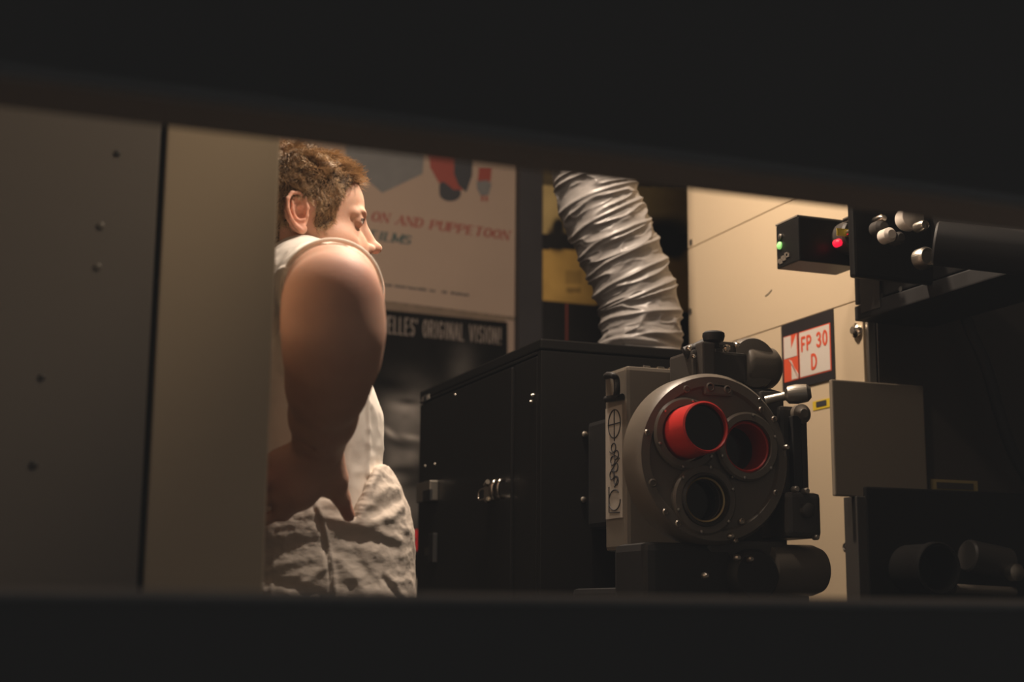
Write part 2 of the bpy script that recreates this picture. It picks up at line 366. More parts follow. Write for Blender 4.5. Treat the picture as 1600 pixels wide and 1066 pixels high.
bm = nb(); poly(bm, [(748, 262), (768, 262), (766, 284), (746, 284)], .0002); poly(bm, [(752, 306), (755, 306), (755, 315), (751, 314)], .0005); poly(bm, [(758, 306), (761, 306), (762, 315), (758, 315)], .0005); fin('printed_brown_shape', bm, M['p_red'], T)
# torn strip of brown tape and paper below poster 1
bm = nb(); pts = [(560, 462)]+[(x, 464+(x-560)*.128+3*math.sin(x*.35)) for x in range(580, 812, 9)]+[(846, 498), (846, 540), (560, 520)]
O_ = O
slab(bm, O+Vector((0, .0015, 0)), ux, uy, [P2(*q, O, ux, uy) for q in pts], .001, NR)
M['ptape'] = mat('brown_torn_paper', (.22, .155, .105), .7, noise=.5, nscale=14)
tp = origin(fin('torn_paper', bm, M['ptape'])); tag(tp, 'torn brown paper edge between the cream poster and the black poster', 'paper')

# poster 2 : dark poster with a shaded face, built as a fine printed sheet
def printed(name, corners, nx, ny, fn, T, y=PY):
    tl, tr, br, bl = [atY(*c, y) for c in corners]; V = []; C = []; Fq = []
    for j in range(ny+1):
        for i in range(nx+1):
            a, b = i/nx, j/ny; V.append(tl.lerp(tr, a).lerp(bl.lerp(br, a), b))
            px = (corners[0][0]*(1-a)+corners[1][0]*a)*(1-b)+(corners[3][0]*(1-a)+corners[2][0]*a)*b
            py = (corners[0][1]*(1-a)+corners[1][1]*a)*(1-b)+(corners[3][1]*(1-a)+corners[2][1]*a)*b
            C.append((px, py))
    for j in range(ny):
        for i in range(nx):
            k = j*(nx+1)+i; Fq.append((k, k+nx+1, k+nx+2, k+1))
    n = len(V); V += [v+Vector((0, .002, 0)) for v in V]; C = np.array(C)
    edge = [i for i in range(nx+1)]+[(j)*(nx+1)+nx for j in range(1, ny+1)]+[ny*(nx+1)+i for i in range(nx-1, -1, -1)]+[j*(nx+1) for j in range(ny-1, 0, -1)]
    for q in range(len(edge)): e0, e1 = edge[q], edge[(q+1) % len(edge)]; Fq.append((e0, e1, e1+n, e0+n))
    me = npmesh(name, V, Fq); c = fn(C[:, 0], C[:, 1]); setcol(me, np.vstack([c, c])); return link(name, me, M['printed'], T)
def blob(x, y, cx, cy, rx, ry, rot=0, p=2.0):
    a = math.radians(rot); u = (x-cx)*math.cos(a)+(y-cy)*math.sin(a); v = -(x-cx)*math.sin(a)+(y-cy)*math.cos(a)
    return np.exp(-((u/rx)**2+(v/ry)**2)**(p/2))
def face_print(x, y):
    v = np.full_like(x, .005)
    v += .16*blob(x, y, 635, 655, 40, 45)+.13*blob(x, y, 628, 640, 22, 10)+.15*blob(x, y, 612, 745, 18, 50)+.14*blob(x, y, 640, 720, 16, 18)
    v += .09*blob(x, y, 640, 800, 30, 40)+.32*blob(x, y, 607, 683, 16, 4, 40)+.26*blob(x, y, 640, 690, 16, 4, 10)+.05*blob(x, y, 720, 585, 20, 40)
    m = 1-.85*blob(x, y, 635, 633, 18, 5, 5)-.75*blob(x, y, 622, 700, 26, 9, 15); m = m*(1-.8*blob(x, y, 608, 605, 40, 14, 10))
    m = m*(1-.8*blob(x, y, 625, 742, 30, 8, 0))*(1-.5*blob(x, y, 640, 765, 25, 6, -10))
    v = v*np.clip(m, .05, 1)*(.75+.5*fbm(np.stack([x/14, y/14, x*0], -1), 3))
    v = v*1.5; return np.stack([v*1.02, v*.93, v*.85], -1)
T = thing('film_poster', "black film poster lettered WELLES' ORIGINAL VISION! with a shadowed face", 'poster', atY(690, 900, PY))
printed('poster_sheet', [(520, 476), (793, 504), (793, 1150), (520, 1150)], 90, 200, face_print, T, PY-.003)
PYs = PY; PY = PY-.0035
write('grey_lettering', "WELLES' ORIGINAL VISION!", (594, 520.6), (783, 539.5), 28, M['p_letter'], T, .09, .09, gap=.32)
bm = nb(); poly(bm, [(636, 829), (700, 824), (700, 862), (636, 860)]); fin('red_title_strip', bm, M['p_brightred'], T, 'bright red strip at the foot of the poster')
bm = nb(); poly(bm, [(640, 842), (650, 841), (650, 845), (640, 846)], .001); poly(bm, [(645, 852), (648, 850), (648, 856), (645, 856)], .001); fin('dark_marks', bm, M['p_dark'], T)
bm = nb(); poly(bm, [(644, 905), (700, 903), (700, 960), (644, 960)]); fin('white_caption_box', bm, M['paper'], T)
PY = PYs
# small pale note beside
T = thing('wall_note', 'pale paper note with a dark figure right of the black poster', 'paper', atY(812, 540, PY))
def note(x, y):
    v = np.ones_like(x); d = blob(x, y, 818, 525, 9, 18, 0, 4); return np.stack([.33-.25*d, .25-.19*d, .2-.15*d], -1)
printed('note_sheet', [(790, 500), (838, 506), (838, 600), (790, 600)], 30, 50, note, T, PY-.001)
# poster 3 : yellow with dark pictures
def yprint(x, y):
    b = np.stack([.56+0*x, .35+0*x, .10+0*x], -1)
    top = np.stack([.50+0*x, .37+0*x, .16+0*x], -1); k = (y < 392)[:, None]; c = np.where(k, top, b)
    dk = np.clip(blob(x, y, 870, 375, 17, 22, 0, 6)+blob(x, y, 872, 352, 9, 10, 0, 4)+((y > 368) & (y < 393))*1.0+blob(x, y, 1030, 370, 60, 30, 0, 6)+blob(x, y, 1052, 395, 20, 14, 20, 4)+(y < 292)*.85, 0, 1)
    dk = np.maximum(dk, ((y > 473+(x-850)*.07))*1.0); dk = np.maximum(dk, .3*((x > 882) & (x < 908) & (y > 426) & (y < 446))); dk = np.maximum(dk, .5*((x > 884) & (x < 905) & (y > 453) & (y < 460)))
    c = c*(1-dk[:, None])+np.array([.018, .016, .015])*dk[:, None]
    return c*(.8+.4*fbm(np.stack([x/25, y/25, x*0+5], -1), 3))[:, None]
T = thing('film_poster', 'yellow and black film poster partly hidden behind the silver hose', 'poster', atY(960, 640, PY))
printed('poster_sheet', [(848, 215), (1082, 240), (1082, 620), (848, 600)], 140, 200, yprint, T, PY-.001)
p0, p1 = atY(884, 474, PY-.002), atY(884, 560, PY-.002)
fin('red_rule', box(nb(), (p0.x, PY-.0035, p1.z), (p0.x+.007, PY-.0015, p0.z)), M['p_red'], T)

# ------------------------------------------------------------------ black lamphouse of the near projector
CY, CYB = 2.8, 3.64
c0 = atY(845, 529, CY); c1 = atY(1078, 546, CY); CX0, CX1, CT = c0.x, c1.x+.02, c0.z
T = thing('lamphouse_cabinet', 'tall black metal lamphouse cabinet under the silver hose, two chrome latches', 'cabinet', ((CX0+CX1)/2, (CY+CYB)/2, 0))
bm = box(nb(), (CX0+.006, CY+.006, 0), (CX1-.006, CYB-.006, CT-.02)); fin('cabinet_body', bm, M['black'], T)
def sx(px, py): return atX(px, py, CX0)
yd0, yd1 = sx(803, 600).y, sx(668, 640).y      # door near and far edge
ztop = sx(803, 572).z
zr = sx(786, 568).z
fin('top_cover', box(nb(), (CX0-.001, CY-.001, CT-.022), (CX1, CYB, CT)), M['black'], T, bevel=.003)
fin('front_panel', box(nb(), (CX0, CY, .05), (CX1, CY+.02, CT-.024)), M['black'], T, bevel=.003)
fin('corner_post', box(nb(), (CX0-.001, CY+.0205, .05), (CX0+.03, yd0-.004, ztop)), M['black'], T, bevel=.002)
fin('header_strip', box(nb(), (CX0-.001, CY+.0205, ztop+.003), (CX0+.03, CYB, CT-.024)), M['black'], T, bevel=.002)
fin('door', box(nb(), (CX0-.006, yd0, .08), (CX0+.03, CYB-.02, ztop-.003)), M['black'], T, bevel=.002)
def side_box(name, pa, pb, depth, m, T=T, bev=.001, label=None, x=None):
    x = CX0-.006 if x is None else x
    A, B = atX(*pa, x), atX(*pb, x); lo = (x-depth, min(A.y, B.y), min(A.z, B.z)); hi = (x, max(A.y, B.y), max(A.z, B.z)); return fin(name, box(nb(), lo, hi), m, T, label, bevel=bev)
side_box('sticker', (660, 628), (671, 616), .001, M['paper'], label='tiny white barcode sticker', bev=0)
bm = nb()
for k in range(4):
    a = atX(664.2, 619+k*2.2, CX0-.007); box(bm, (a.x-.0008, a.y-.012, a.z-.0035), (a.x, a.y+.012, a.z-.001))
fin('sticker_print', bm, M['ink'], T)
L1 = side_box('latch', (663, 787), (685, 751), .022, M['steel'], label='square steel latch at the far edge of the door', bev=.002)
a = atX(668, 780, CX0-.028)
fin('latch_slot', box(nb(), (a.x-.003, a.y-.03, a.z-.005), (a.x+.003, a.y+.03, a.z+.022)), M['blackmatte'], L1)
# toggle latch: loop, lever, keeper
A = atX(776, 768, CX0-.006)
T2 = None
bm = nb(); R_ = .011
def yz(dy, dz, dx=0): return A+Vector((-dx, dy, dz))
# image right = towards camera (smaller y); 1px ~ 4.5mm in y here
ppy = (atX(770, 768, CX0).y-atX(790, 768, CX0).y)/20; ppz = (atX(776, 758, CX0).z-atX(776, 778, CX0).z)/20
def q(px, py, dx=0): return Vector((CX0-.006-dx, A.y-(px-776)*ppy, A.z-(py-768)*ppz))
tl = fin('toggle_latch', tube(nb(), smoothpath([q(768, 761, .012), q(757, 762, .01), q(754, 765, .01), q(754, 775, .01), q(757, 778, .01), q(766, 778, .012)], 5), .0022, 8), M['chrome'], T, 'small chrome toggle latch with a wire loop', smooth=True)
bm = box(nb(), q(766, 783, .0), q(775, 758, .016)); fin('latch_base', bm, M['chrome'], tl, bevel=.003)
bm = nb(); cyl(bm, q(770, 757, .018), q(778, 754, .024), .005, 16); fin('latch_lever', bm, M['chrome'], tl, smooth=True)
fin('latch_hook', cyl(nb(), q(772, 783, .016), q(776, 780, .02), .005, 16), M['chrome'], tl, smooth=True)
for (xx, h) in ((782.5, 13), (791.5, 13)):
    bm = nb(); tube(bm, smoothpath([q(xx-1, 767-h, .004), q(xx+1, 767-h+2, .018), q(xx+1, 767, .022), q(xx, 767+h-2, .018), q(xx-1, 767+h, .004)], 5), .006 if xx < 785 else .0045, 12); fin('keeper', bm, M['chrome'], tl, smooth=True)
side_box('pull_handle', (676, 880), (684, 833), .012, M['blackmatte'], bev=.002)
side_box('small_plate', (664, 868), (676, 855), .002, M['darkgrey'], bev=.0)
for px, py in ((913, 679), (911, 781)):
    p = atY(px, py, CY); fin('screw', lathe(nb(), p, (0, -1, 0), [(0, .006), (.003, .006), (.005, .003)], 18), M['steel'], T, smooth=True)
for px, py in ((834, 618), (832, 628), (714, 617), (667, 728), (682, 725)):
    p = atX(px, py, CX0-.002); fin('screw', lathe(nb(), p, (-1, 0, 0), [(0, .004), (.002, .004), (.0065, .002)], 14), M['steel'], T, smooth=True)

# ------------------------------------------------------------------ silver extraction hose
DY = 3.12
cpx = [((934+1068)/2, 537, 67), (1001, 508, 67), (999, 478, 66.5), (989, 446, 67), (974, 407, 67), (955, 362, 67), (939, 322, 67), (930, 284, 67), (921, 240, 67), (915, 190, 68), (912, 130, 68), (912, 60, 68), (915, -60, 70)]
cpx2 = cpx
pts = [atY(a, b, DY-(.0)) for a, b, r in cpx]; pts[0].z = CT+.001
pts.append(Vector((pts[-1].x, pts[-1].y, 3.0))); path = smoothpath(pts, 40); path = [Vector(p) for p in path]
L = [0]
for i in range(1, len(path)): L.append(L[-1]+(path[i]-path[i-1]).length)
tot = L[-1]; NS, NT = 860, 220
Lx = np.array(L); PA = np.array([list(p) for p in path]); S = np.linspace(0, tot, NS)
PC = np.stack([np.interp(S, Lx, PA[:, k]) for k in range(3)], -1)
Tn = np.gradient(PC, axis=0); Tn /= np.linalg.norm(Tn, axis=1, keepdims=True)
ref = np.array([0, 1.0, 0]); Uv = ref-Tn*(Tn@ref)[:, None]; Uv /= np.linalg.norm(Uv, axis=1, keepdims=True); Vv = np.cross(Tn, Uv)
TH = np.linspace(0, 2*np.pi, NT, endpoint=False)
s, th = np.meshgrid(S, TH, indexing='ij')
r0 = .0985
pitch = .052
ph = (s/pitch - th/(2*np.pi)*1.0)            # helix
wob = .22*(vnoise(np.stack([np.cos(th)*1.5+9, np.sin(th)*1.5+9, s*9], -1), 3)-.5)
f = (ph+wob) % 1.0; dwire = np.minimum(f, 1-f)
scal = -.004*np.sin(np.pi*f)**1.0 + .0035*np.exp(-(dwire/.085)**2)
cx_, cy_ = np.cos(th), np.sin(th)
q1 = np.stack([cx_*.95+s*3, cy_*.95, ph*2.0+3], -1); q2 = np.stack([cx_*2.3, cy_*2.3+s*5, ph*3.0+11], -1)
wr = .0085*(ridge(q1, 5)**4-.2)+.0030*(ridge(q2, 9)**3-.25)+.0008*(ridge(q2*2.1, 19)**2-.3)
r = r0+scal+wr*(.35+.65*np.sin(np.pi*f))
low = np.clip((.10-s)/.03, 0, 1); r += low*(.003*np.sin(s*260+2*np.sin(th*2)))-.004*np.exp(-((s-.05)/.006)**2)
r += .004*np.exp(-(s/.02)**2)
Pm = PC[:, None, :]+(Uv[:, None, :]*cx_[..., None]+Vv[:, None, :]*cy_[..., None])*r[..., None]
V = Pm.reshape(-1, 3); ii, jj = np.meshgrid(np.arange(NS-1), np.arange(NT), indexing='ij'); j2 = (jj+1) % NT
Fq = np.stack([ii*NT+jj, ii*NT+j2, (ii+1)*NT+j2, (ii+1)*NT+jj], -1).reshape(-1, 4)
T = thing('exhaust_hose', 'wrinkled silver grey fabric exhaust hose rising from the black lamphouse', 'hose', (pts[0].x, pts[0].y, CT))
link('hose', npmesh('hose', V, Fq), M['cloth_duct'], T, smooth=True)
bm = lathe(nb(), (pts[0].x, pts[0].y, CT), (0, 0, 1), [(0, .112), (.006, .112), (.006, .104), (.022, .104)], 64, cap=False); fin('collar', bm, M['darkgrey'], T, smooth=True)

# ------------------------------------------------------------------ near film projector with the lens turret
TYF = 2.28
tc = atY(1118, 716, TYF); S1 = 1/885*2.28/2.3      # metres per pixel near the turret
def t(px, py, Y=TYF): return atY(px, py, Y)
T = thing('film_projector', 'grey film projector with round three-lens turret, one lens tube red', 'projector', (tc.x, 2.5, 0))
dY = Vector((0, -1, 0))
TR = .150
bm = lathe(nb(), tc+Vector((0, .062, 0)), dY, [(0, TR-.004), (0, TR+.001), (.052, TR+.001), (.062, TR-.006), (.062, TR-.022), (.055, TR-.026), (.055, .0), (.040, .0), (.040, TR-.03), (0, TR-.03), (0, TR-.004)], 96, cap=False); bmesh.ops.remove_doubles(bm, verts=bm.verts, dist=1e-4)
bm_disc = bm; disc = fin('lens_turret', bm, M['greymetal'], T, smooth=True)
holes = {'a': (t(1073, 678), .048), 'b': (t(1168, 698), .046), 'c': (t(1101, 781), .046)}
cb = nb()
for k, (c, r) in holes.items(): lathe(cb, c+Vector((0, .10, 0)), dY, [(0, r+.0005), (.2, r+.0005)], 48)
bmesh.ops.recalc_face_normals(cb, faces=cb.faces); cme = bpy.data.meshes.new('c'); cb.to_mesh(cme); co = bpy.data.objects.new('c', cme); COL.objects.link(co)
disc.location = (0, 0, 0); _p = disc.parent; disc.parent = None; co.location = -BASE[T.name]
md = disc.modifiers.new('b', 'BOOLEAN'); md.object = co; md.operation = 'DIFFERENCE'; md.solver = 'EXACT'
bpy.context.view_layer.update(); dg = bpy.context.evaluated_depsgraph_get(); nm_ = bpy.data.meshes.new_from_object(disc.evaluated_get(dg))
disc.modifiers.clear(); disc.data = nm_; nm_.name = 'lens_turret'; disc.parent = _p; bpy.data.objects.remove(co)
for k, (c, r) in holes.items():
    bm = lathe(nb(), c+Vector((0, .010, 0)), dY, [(0, r+.016), (.010, r+.016), (.014, r+.012), (.014, r+.001), (0, r+.001)], 48, cap=False)
    fin('lens_flange', bm, M['greymetal'], disc, smooth=True)
    for a in range(6):
        bm = nb(); an = math.radians(a*60+20); p = c+Vector((math.cos(an)*(r+.011), -.004, math.sin(an)*(r+.011))); lathe(bm, p, dY, [(0, .003), (.003, .003), (.004, .0015)], 10)
        fin('flange_screw', bm, M['steel'], disc, smooth=True)
# tube a, red, protruding
c, r = holes['a']; cn = t(1104, 667, TYF-.065); 
bm = lathe(nb(), c+Vector((0, .04, 0)), cn-c-Vector((0, .04, 0)), [(0, r-.002), (.103, r-.003), (.105, r-.006), (.103, r-.008), (.02, r-.010), (.01, r-.012)], 64, cap=False); fin('lens_tube', bm, M['redhood'], T, 'red lens tube sticking out toward the port', smooth=True)
bm = lathe(nb(), c+(cn-c).normalized()*.055, (cn-c), [(0, r-.0075), (.002, r-.0075)], 48); fin('lens_glass', bm, M['hole'], T)
c, r = holes['b']
bm = lathe(nb(), c+Vector((0, .07, 0)), dY, [(0, r), (.066, r), (.068, r-.003), (.066, r-.005), (0, r-.006)], 64, cap=False); fin('lens_tube', bm, M['redhood'], T, 'recessed lens tube with a red inner edge', smooth=True)
fin('lens_glass', lathe(nb(), c+Vector((0, .055, 0)), dY, [(0, r-.006), (.002, r-.006)], 48), M['hole'], T)
c, r = holes['c']
bm = lathe(nb(), c+Vector((0, .07, 0)), dY, [(0, r), (.078, r), (.080, r-.004), (.06, r-.007), (.058, r-.010), (.0, r-.011)], 64, cap=False); fin('lens_tube', bm, M['darkgrey'], T, smooth=True)
bm = lathe(nb(), c+Vector((0, .012, 0)), dY, [(0, r-.009), (.012, r-.006), (.014, r-.007), (.013, r-.010)], 64, cap=False); fin('brass_ring', bm, M['gold'], T, 'thin brass ring inside the lowest lens', smooth=True)
fin('lens_glass', lathe(nb(), c+Vector((0, .03, 0)), dY, [(0, r-.010), (.002, r-.010)], 48), M['hole'], T)
for px, py, rr in ((1073, 608, .007), (1110, 605, .009), (1137, 609, .008), (1012, 676, .006), (1190, 640, .006), (1213, 770, .006), (1040, 800, .006), (1160, 815, .006), (1060, 818, .006), (1187, 625, .004), (1020, 755, .008), (1145, 745, .004), (1210, 655, .006), (1150, 845, .005)):
    p = t(px, py); bm = lathe(nb(), p+Vector((0, .012, 0)), dY, [(0, rr), (.012, rr), (.014, rr*.7), (.012, rr*.6), (.011, rr*.4)], 18); fin('turret_bolt', bm, M['steel'] if rr < .0065 else M['greymetal'], disc, smooth=True)
# turret bearing boss block, small lug on the rim
bm = nb(); box(bm, t(1100, 617), t(1145, 600)+Vector((0, .03, 0))); fin('locking_lug', bm, M['greymetal'], disc, bevel=.004)
# housing behind turret
def pbox(name, pa, pb, Y0, Y1, m, label=None, bev=.004, par=None):   # pixel corners measured on plane Y0
    A, B = atY(*pa, Y0), atY(*pb, Y0); return fin(name, box(nb(), (min(A.x, B.x), Y0, min(A.z, B.z)), (max(A.x, B.x), Y1, max(A.z, B.z))), m, par or T, label, bevel=bev)
g0 = atY(978, 571, 2.44)
# grey box: left face from x 945 to 978, front face to 1080
gx = g0.x; gz = g0.z; gyf = 2.44; gyb = atX(945, 700, gx).y
bm = box(nb(), (gx, gyf, atY(1000, 860, gyf).z), (atY(1092, 571, gyf).x, gyb, gz)); fin('side_housing', bm, M['greybox'], T, bevel=.008)
def gbox(name, pa, pb, d, m, bev=0, label=None):
    A, B = atX(*pa, gx-.001), atX(*pb, gx-.001); return fin(name, box(nb(), (gx-d, min(A.y, B.y), min(A.z, B.z)), (gx+.001, max(A.y, B.y), max(A.z, B.z))), m, T, label, bevel=bev)
card = gbox('instruction_card', (947, 812), (972, 632), .0015, M['paper'], label='white threading diagram card')
cy0 = atX(972, 700, gx-.003).y; cy1 = atX(947, 700, gx-.003).y
bm = nb()
def cline(pts, r=.0012): tube(bm, [Vector((gx-.0022, cy0+(cy1-cy0)*(1-a), atX(960, py, gx).z)) for a, py in pts], r, 5)
cline([(.5+.38*math.cos(k*math.pi/12), 663+22*math.sin(k*math.pi/12)) for k in range(25)]); cline([(.5, 632+8), (.5, 690)]); cline([(.1, 663), (.9, 663)])
for k, (a, py) in enumerate([(.45, 700), (.62, 712), (.4, 720), (.58, 731), (.35, 742), (.6, 752)]): cline([(a+.14*math.cos(j*math.pi/5), py+7*math.sin(j*math.pi/5)) for j in range(11)])
cline([(.2, 705), (.8, 718), (.3, 735), (.7, 750), (.5, 762)]); cline([(.5+.35*math.cos(k*math.pi/12), 782+16*math.sin(k*math.pi/12)) for k in range(22)]); cline([(.15, 760), (.15, 800), (.8, 802)])
fin('printed_diagram', bm, M['ink'], card)
h = nb(); P_ = lambda px, py, d: atX(px, py, gx-d)
tube(h, smoothpath([P_(947, 588, .0), P_(950, 586, .022), P_(957, 587, .03), P_(963, 592, .022), P_(964, 612, .02), P_(962, 620, .0)], 5), .006, 10); fin('carry_handle', h, M['blackmatte'], T, smooth=True)
fin('handle_bracket', cyl(nb(), P_(947, 624, .006), P_(972, 620, .006), .006, 12), M['blackmatte'], T, smooth=True)
for px in (1000, 1022, 1040, 1060):
    p = atY(px, 568+(px-1000)*.07, 2.5); p.z = gz; fin('top_clip', box(nb(), (p.x-.008, 2.47, gz-.001), (p.x+.008, 2.53, gz+.008)), M['chrome'], T, bevel=.002)
# main casting behind the turret, joins side housing to lamphouse
A = atY(1128, 600, 2.365); B = atY(1236, 868, 2.365)
fin('main_casting', box(nb(), (A.x, 2.366, B.z), (B.x, 2.76, A.z)), M['darkgrey'], T, bevel=.02)
fin('light_tunnel', box(nb(), (tc.x-.02, 2.6, tc.z-.10), (tc.x+.16, CY-.008, tc.z+.12)), M['blackmatte'], T, bevel=.01)
# top: motor cylinder, black bracket and knob
mc0, mc1 = atY(1172, 578, 2.36), atY(1183, 570, 2.36)
ax = atY(1168, 572, 2.40)
fin('top_motor', lathe(nb(), ax+Vector((-.02, 0, .0)), (1, .10, -.02), [(0, .034), (.004, .040), (.010, .042), (.055, .042), (.07, .040), (.078, .034), (.085, .02)], 40), M['greymetal'], T, smooth=True)
fin('top_motor_hood', lathe(nb(), ax+Vector((.0, -.03, .002)), (0, 1, 0), [(0, .03), (.003, .046), (.012, .05), (.16, .05), (.17, .045)], 48), M['greymetal'], T, smooth=True)
pbox('motor_bracket', (1083, 592), (1168, 552), 2.335, 2.43, M['darkgrey'], bev=.006)
pbox('knob_post', (1098, 598), (1118, 535), 2.315, 2.345, M['darkgrey'], bev=.004)
k0 = atY(1115, 533, 2.33)
fin('black_knob', lathe(nb(), k0-Vector((0, 0, .012)), (0, 0, 1), [(0, .012), (.008, .010), (.012, .018), (.020, .0205), (.026, .020), (.029, .016)], 32), M['blackmatte'], T, smooth=True)
bm = cyl(nb(), atY(1072, 553, 2.36), atY(1102, 538, 2.34), .011, 20); fin('arm_rod', bm, M['blackmatte'], T, smooth=True)
fin('rod_end', lathe(nb(), atY(1068, 553, 2.36), Rr+Uu*.4, [(0, .006), (.003, .012), (.02, .012), (.024, .008)], 20), M['blackmatte'], T, smooth=True)
for px, py, rr in ((1134, 545, .007), (1150, 540, .006), (1075, 545, .005), (1119, 617, .011), (1082, 558, .004)):
    fin('bolt', lathe(nb(), atY(px, py, 2.335), dY, [(0, rr), (.006, rr), (.009, rr*.6)], 16), M['chrome'] if rr < .01 else M['greymetal'], T, smooth=True)
pbox('upper_block', (1118, 566), (1152, 534), 2.345, 2.42, M['darkgrey'], bev=.008)
fin('motor_band', lathe(nb(), ax+Vector((.0, .015, .002)), (0, 1, 0), [(0, .051), (.012, .051)], 48, cap=False), M['steel'], T, smooth=True)
# right side handle with chrome knob, brackets, gear boxes
fin('handle_shaft', cyl(nb(), atY(1196, 626, 2.30), atY(1240, 616, 2.27), .008, 16), M['steel'], T, smooth=True)
fin('handle_knob', lathe(nb(), atY(1226, 618, 2.27), Rr+Uu*.12-Fw*.2, [(0, .008), (.006, .016), (.022, .018), (.040, .016), (.047, .009)], 28), M['steel'], T, smooth=True)
pbox('handle_mount', (1190, 650), (1222, 612), 2.31, 2.37, M['darkgrey'], bev=.006)
pbox('shutter_frame', (1222, 800), (1262, 636), 2.30, 2.40, M['darkgrey'], bev=.008)
pbox('shutter_rail', (1242, 790), (1252, 650), 2.285, 2.31, M['blackmatte'], bev=.002)
fin('roller', lathe(nb(), atY(1248, 648, 2.30), dY, [(0, .018), (.012, .018), (.015, .012), (.02, .008)], 28), M['greymetal'], T, smooth=True)
pbox('gear_box', (1232, 840), (1283, 770), 2.27, 2.40, M['darkgrey'], bev=.01)
for px, py, rr in ((1259, 798, .013), (1240, 765, .006), (1256, 768, .006), (1272, 840, .005), (1225, 700, .005)):
    fin('gear_knob', lathe(nb(), atY(px, py, 2.27), dY, [(0, rr), (.01, rr), (.013, rr*.7)], 20), M['darkgrey'] if rr > .01 else M['steel'], T, smooth=True)
# dark base, drive motor, legs to the floor
pbox('base_casting', (1012, 1010), (1150, 850), 2.30, 2.44, M['blackmatte'], bev=.015)
fin('drive_motor', lathe(nb(), atY(1192, 890, 2.32), (1, .06, 0), [(0, .03), (.006, .044), (.10, .046), (.118, .040), (.126, .02)], 40), M['greymetal'], T, smooth=True)
fin('sprocket_housing', lathe(nb(), atY(1158, 900, 2.33), dY, [(0, .046), (.05, .046), (.058, .040), (.06, .012)], 40), M['blackmatte'], T, smooth=True)
for px, py in ((1150, 872), (1170, 874), (1100, 900), (1140, 838)):
    fin('bolt', lathe(nb(), atY(px, py, 2.265), dY, [(0, .006), (.008, .006), (.012, .003)], 14), M['steel'], T, smooth=True)
pbox('lower_arm', (1105, 872), (1230, 846), 2.30, 2.42, M['darkgrey'], bev=.008)
p = atY(1050, 900, 2.4); fin('pedestal', box(nb(), (p.x-.05, 2.42, 0), (p.x+.30, 2.74, p.z-.02)), M['blackmatte'], T, bevel=.01)
fin('foot_plate', box(nb(), (p.x-.09, 2.38, 0), (p.x+.34, 2.78, .03)), M['darkgrey'], T, bevel=.006)

# ------------------------------------------------------------------ tall beige projector on the right
QX = 1.8
YF = atX(1075, 400, QX).y; YN = atX(1354, 520, QX).y
T = thing('film_projector', 'tall beige projector cabinet with FP 30 D sign on its side', 'projector', (QX+.35, (YF+YN)/2, 0))
QT = 2.5
def zseam(pa, pb):   # horizontal seam height at plane
    return (atX(*pa, QX).z+atX(*pb, QX).z)/2
z1 = zseam((1078, 388), (1190, 335)); z2 = zseam((1165, 530), (1330, 470))
fin('cabinet_body', box(nb(), (QX+.01, YN+.004, 0), (QX+.70, YF-.004, QT-.01)), M['gap'], T)
for zl, zh in ((.05, z2-.0012), (z2+.0012, z1-.0012), (z1+.0012, QT)):
    fin('side_panel', box(nb(), (QX, YN+.014, zl), (QX+.02, YF, zh)), M['beige'], T, bevel=.0012)
fin('corner_profile', box(nb(), (QX+.004, YN, .05), (QX+.022, YN+.011, QT)), M['steel'], T, 'narrow metal corner strip', bevel=.002)
fin('front_panel', box(nb(), (QX+.026, YN-.002, 1.20), (QX+.70, YN+.02, QT)), mat('dark_brown_front', (.045, .035, .028), .6, noise=.3), T, 'dark brown front panel')
for px, py in ((1080, 379), (1079, 487), (1338, 782), (1321, 855)):
    p = atX(px, py, QX); fin('screw', lathe(nb(), p, (-1, 0, 0), [(0, .009), (.0015, .009), (.002, .007), (.0008, .005), (.002, .003)], 20), M['steel'], T, smooth=True)
p = atX(1341, 517, QX); fin('round_latch', lathe(nb(), p, (-1, 0, 0), [(0, .016), (.008, .016), (.012, .010), (.016, .008)], 24), M['chrome'], T, smooth=True)
p = atX(1349, 791, QX); fin('lock', lathe(nb(), p, (-1, 0, 0), [(0, .012), (.006, .012), (.008, .006)], 24), M['blackmatte'], T, smooth=True)
bm = nb(); a_, b_ = atX(1196, 463, QX-.0004), atX(1206, 453, QX-.0004); tube(bm, [a_, a_.lerp(b_, .5)-Vector((0, 0, .002)), b_], .0014, 6); fin('scratch', bm, M['gap'], T)
# sign
sg = [atX(*c, QX) for c in ((1222, 510), (1303, 482), (1306, 592), (1226, 612))]
sy0, sy1 = (sg[1].y+sg[2].y)/2, (sg[0].y+sg[3].y)/2; sz0, sz1 = (sg[2].z+sg[3].z)/2, (sg[0].z+sg[1].z)/2
sign = fin('name_sign', box(nb(), (QX-.004, sy0, sz0), (QX+.001, sy1, sz1)), M['signblack'], T, 'black sign reading FP 30 D with an orange K mark')
SN = Vector((-1, 0, 0)); suy = Vector((0, 0, 1)); sux = Vector((0, -1, 0)); SO = Vector((QX-.004, sy1, sz0)); SW, SH = sy1-sy0, sz1-sz0
def spoly(bm, pts, lift=0): slab(bm, SO+SN*lift, sux, suy, [(p[0]*SW, p[1]*SH) for p in pts], .0006, SN)
bm = nb(); spoly(bm, [(.045, .125), (.33, .125), (.33, .81), (.045, .81)]); fin('mark_ground', bm, M['signred'], sign, 'orange-red ground of the mark')
bm = nb(); spoly(bm, [(.355, .125), (.955, .125), (.955, .81), (.355, .81)]); fin('text_ground_edge', bm, M['signred'], sign)
bm = nb(); spoly(bm, [(.37, .14), (.94, .14), (.94, .795), (.37, .795)], .0008); fin('text_ground', bm, M['signwhite'], sign)
bm = nb(); spoly(bm, [(.055, .475), (.055, .80), (.20, .80), (.20, .60), (.31, .80), (.315, .475)], .0008); spoly(bm, [(.20, .14), (.315, .14), (.20, .36)], .0008)
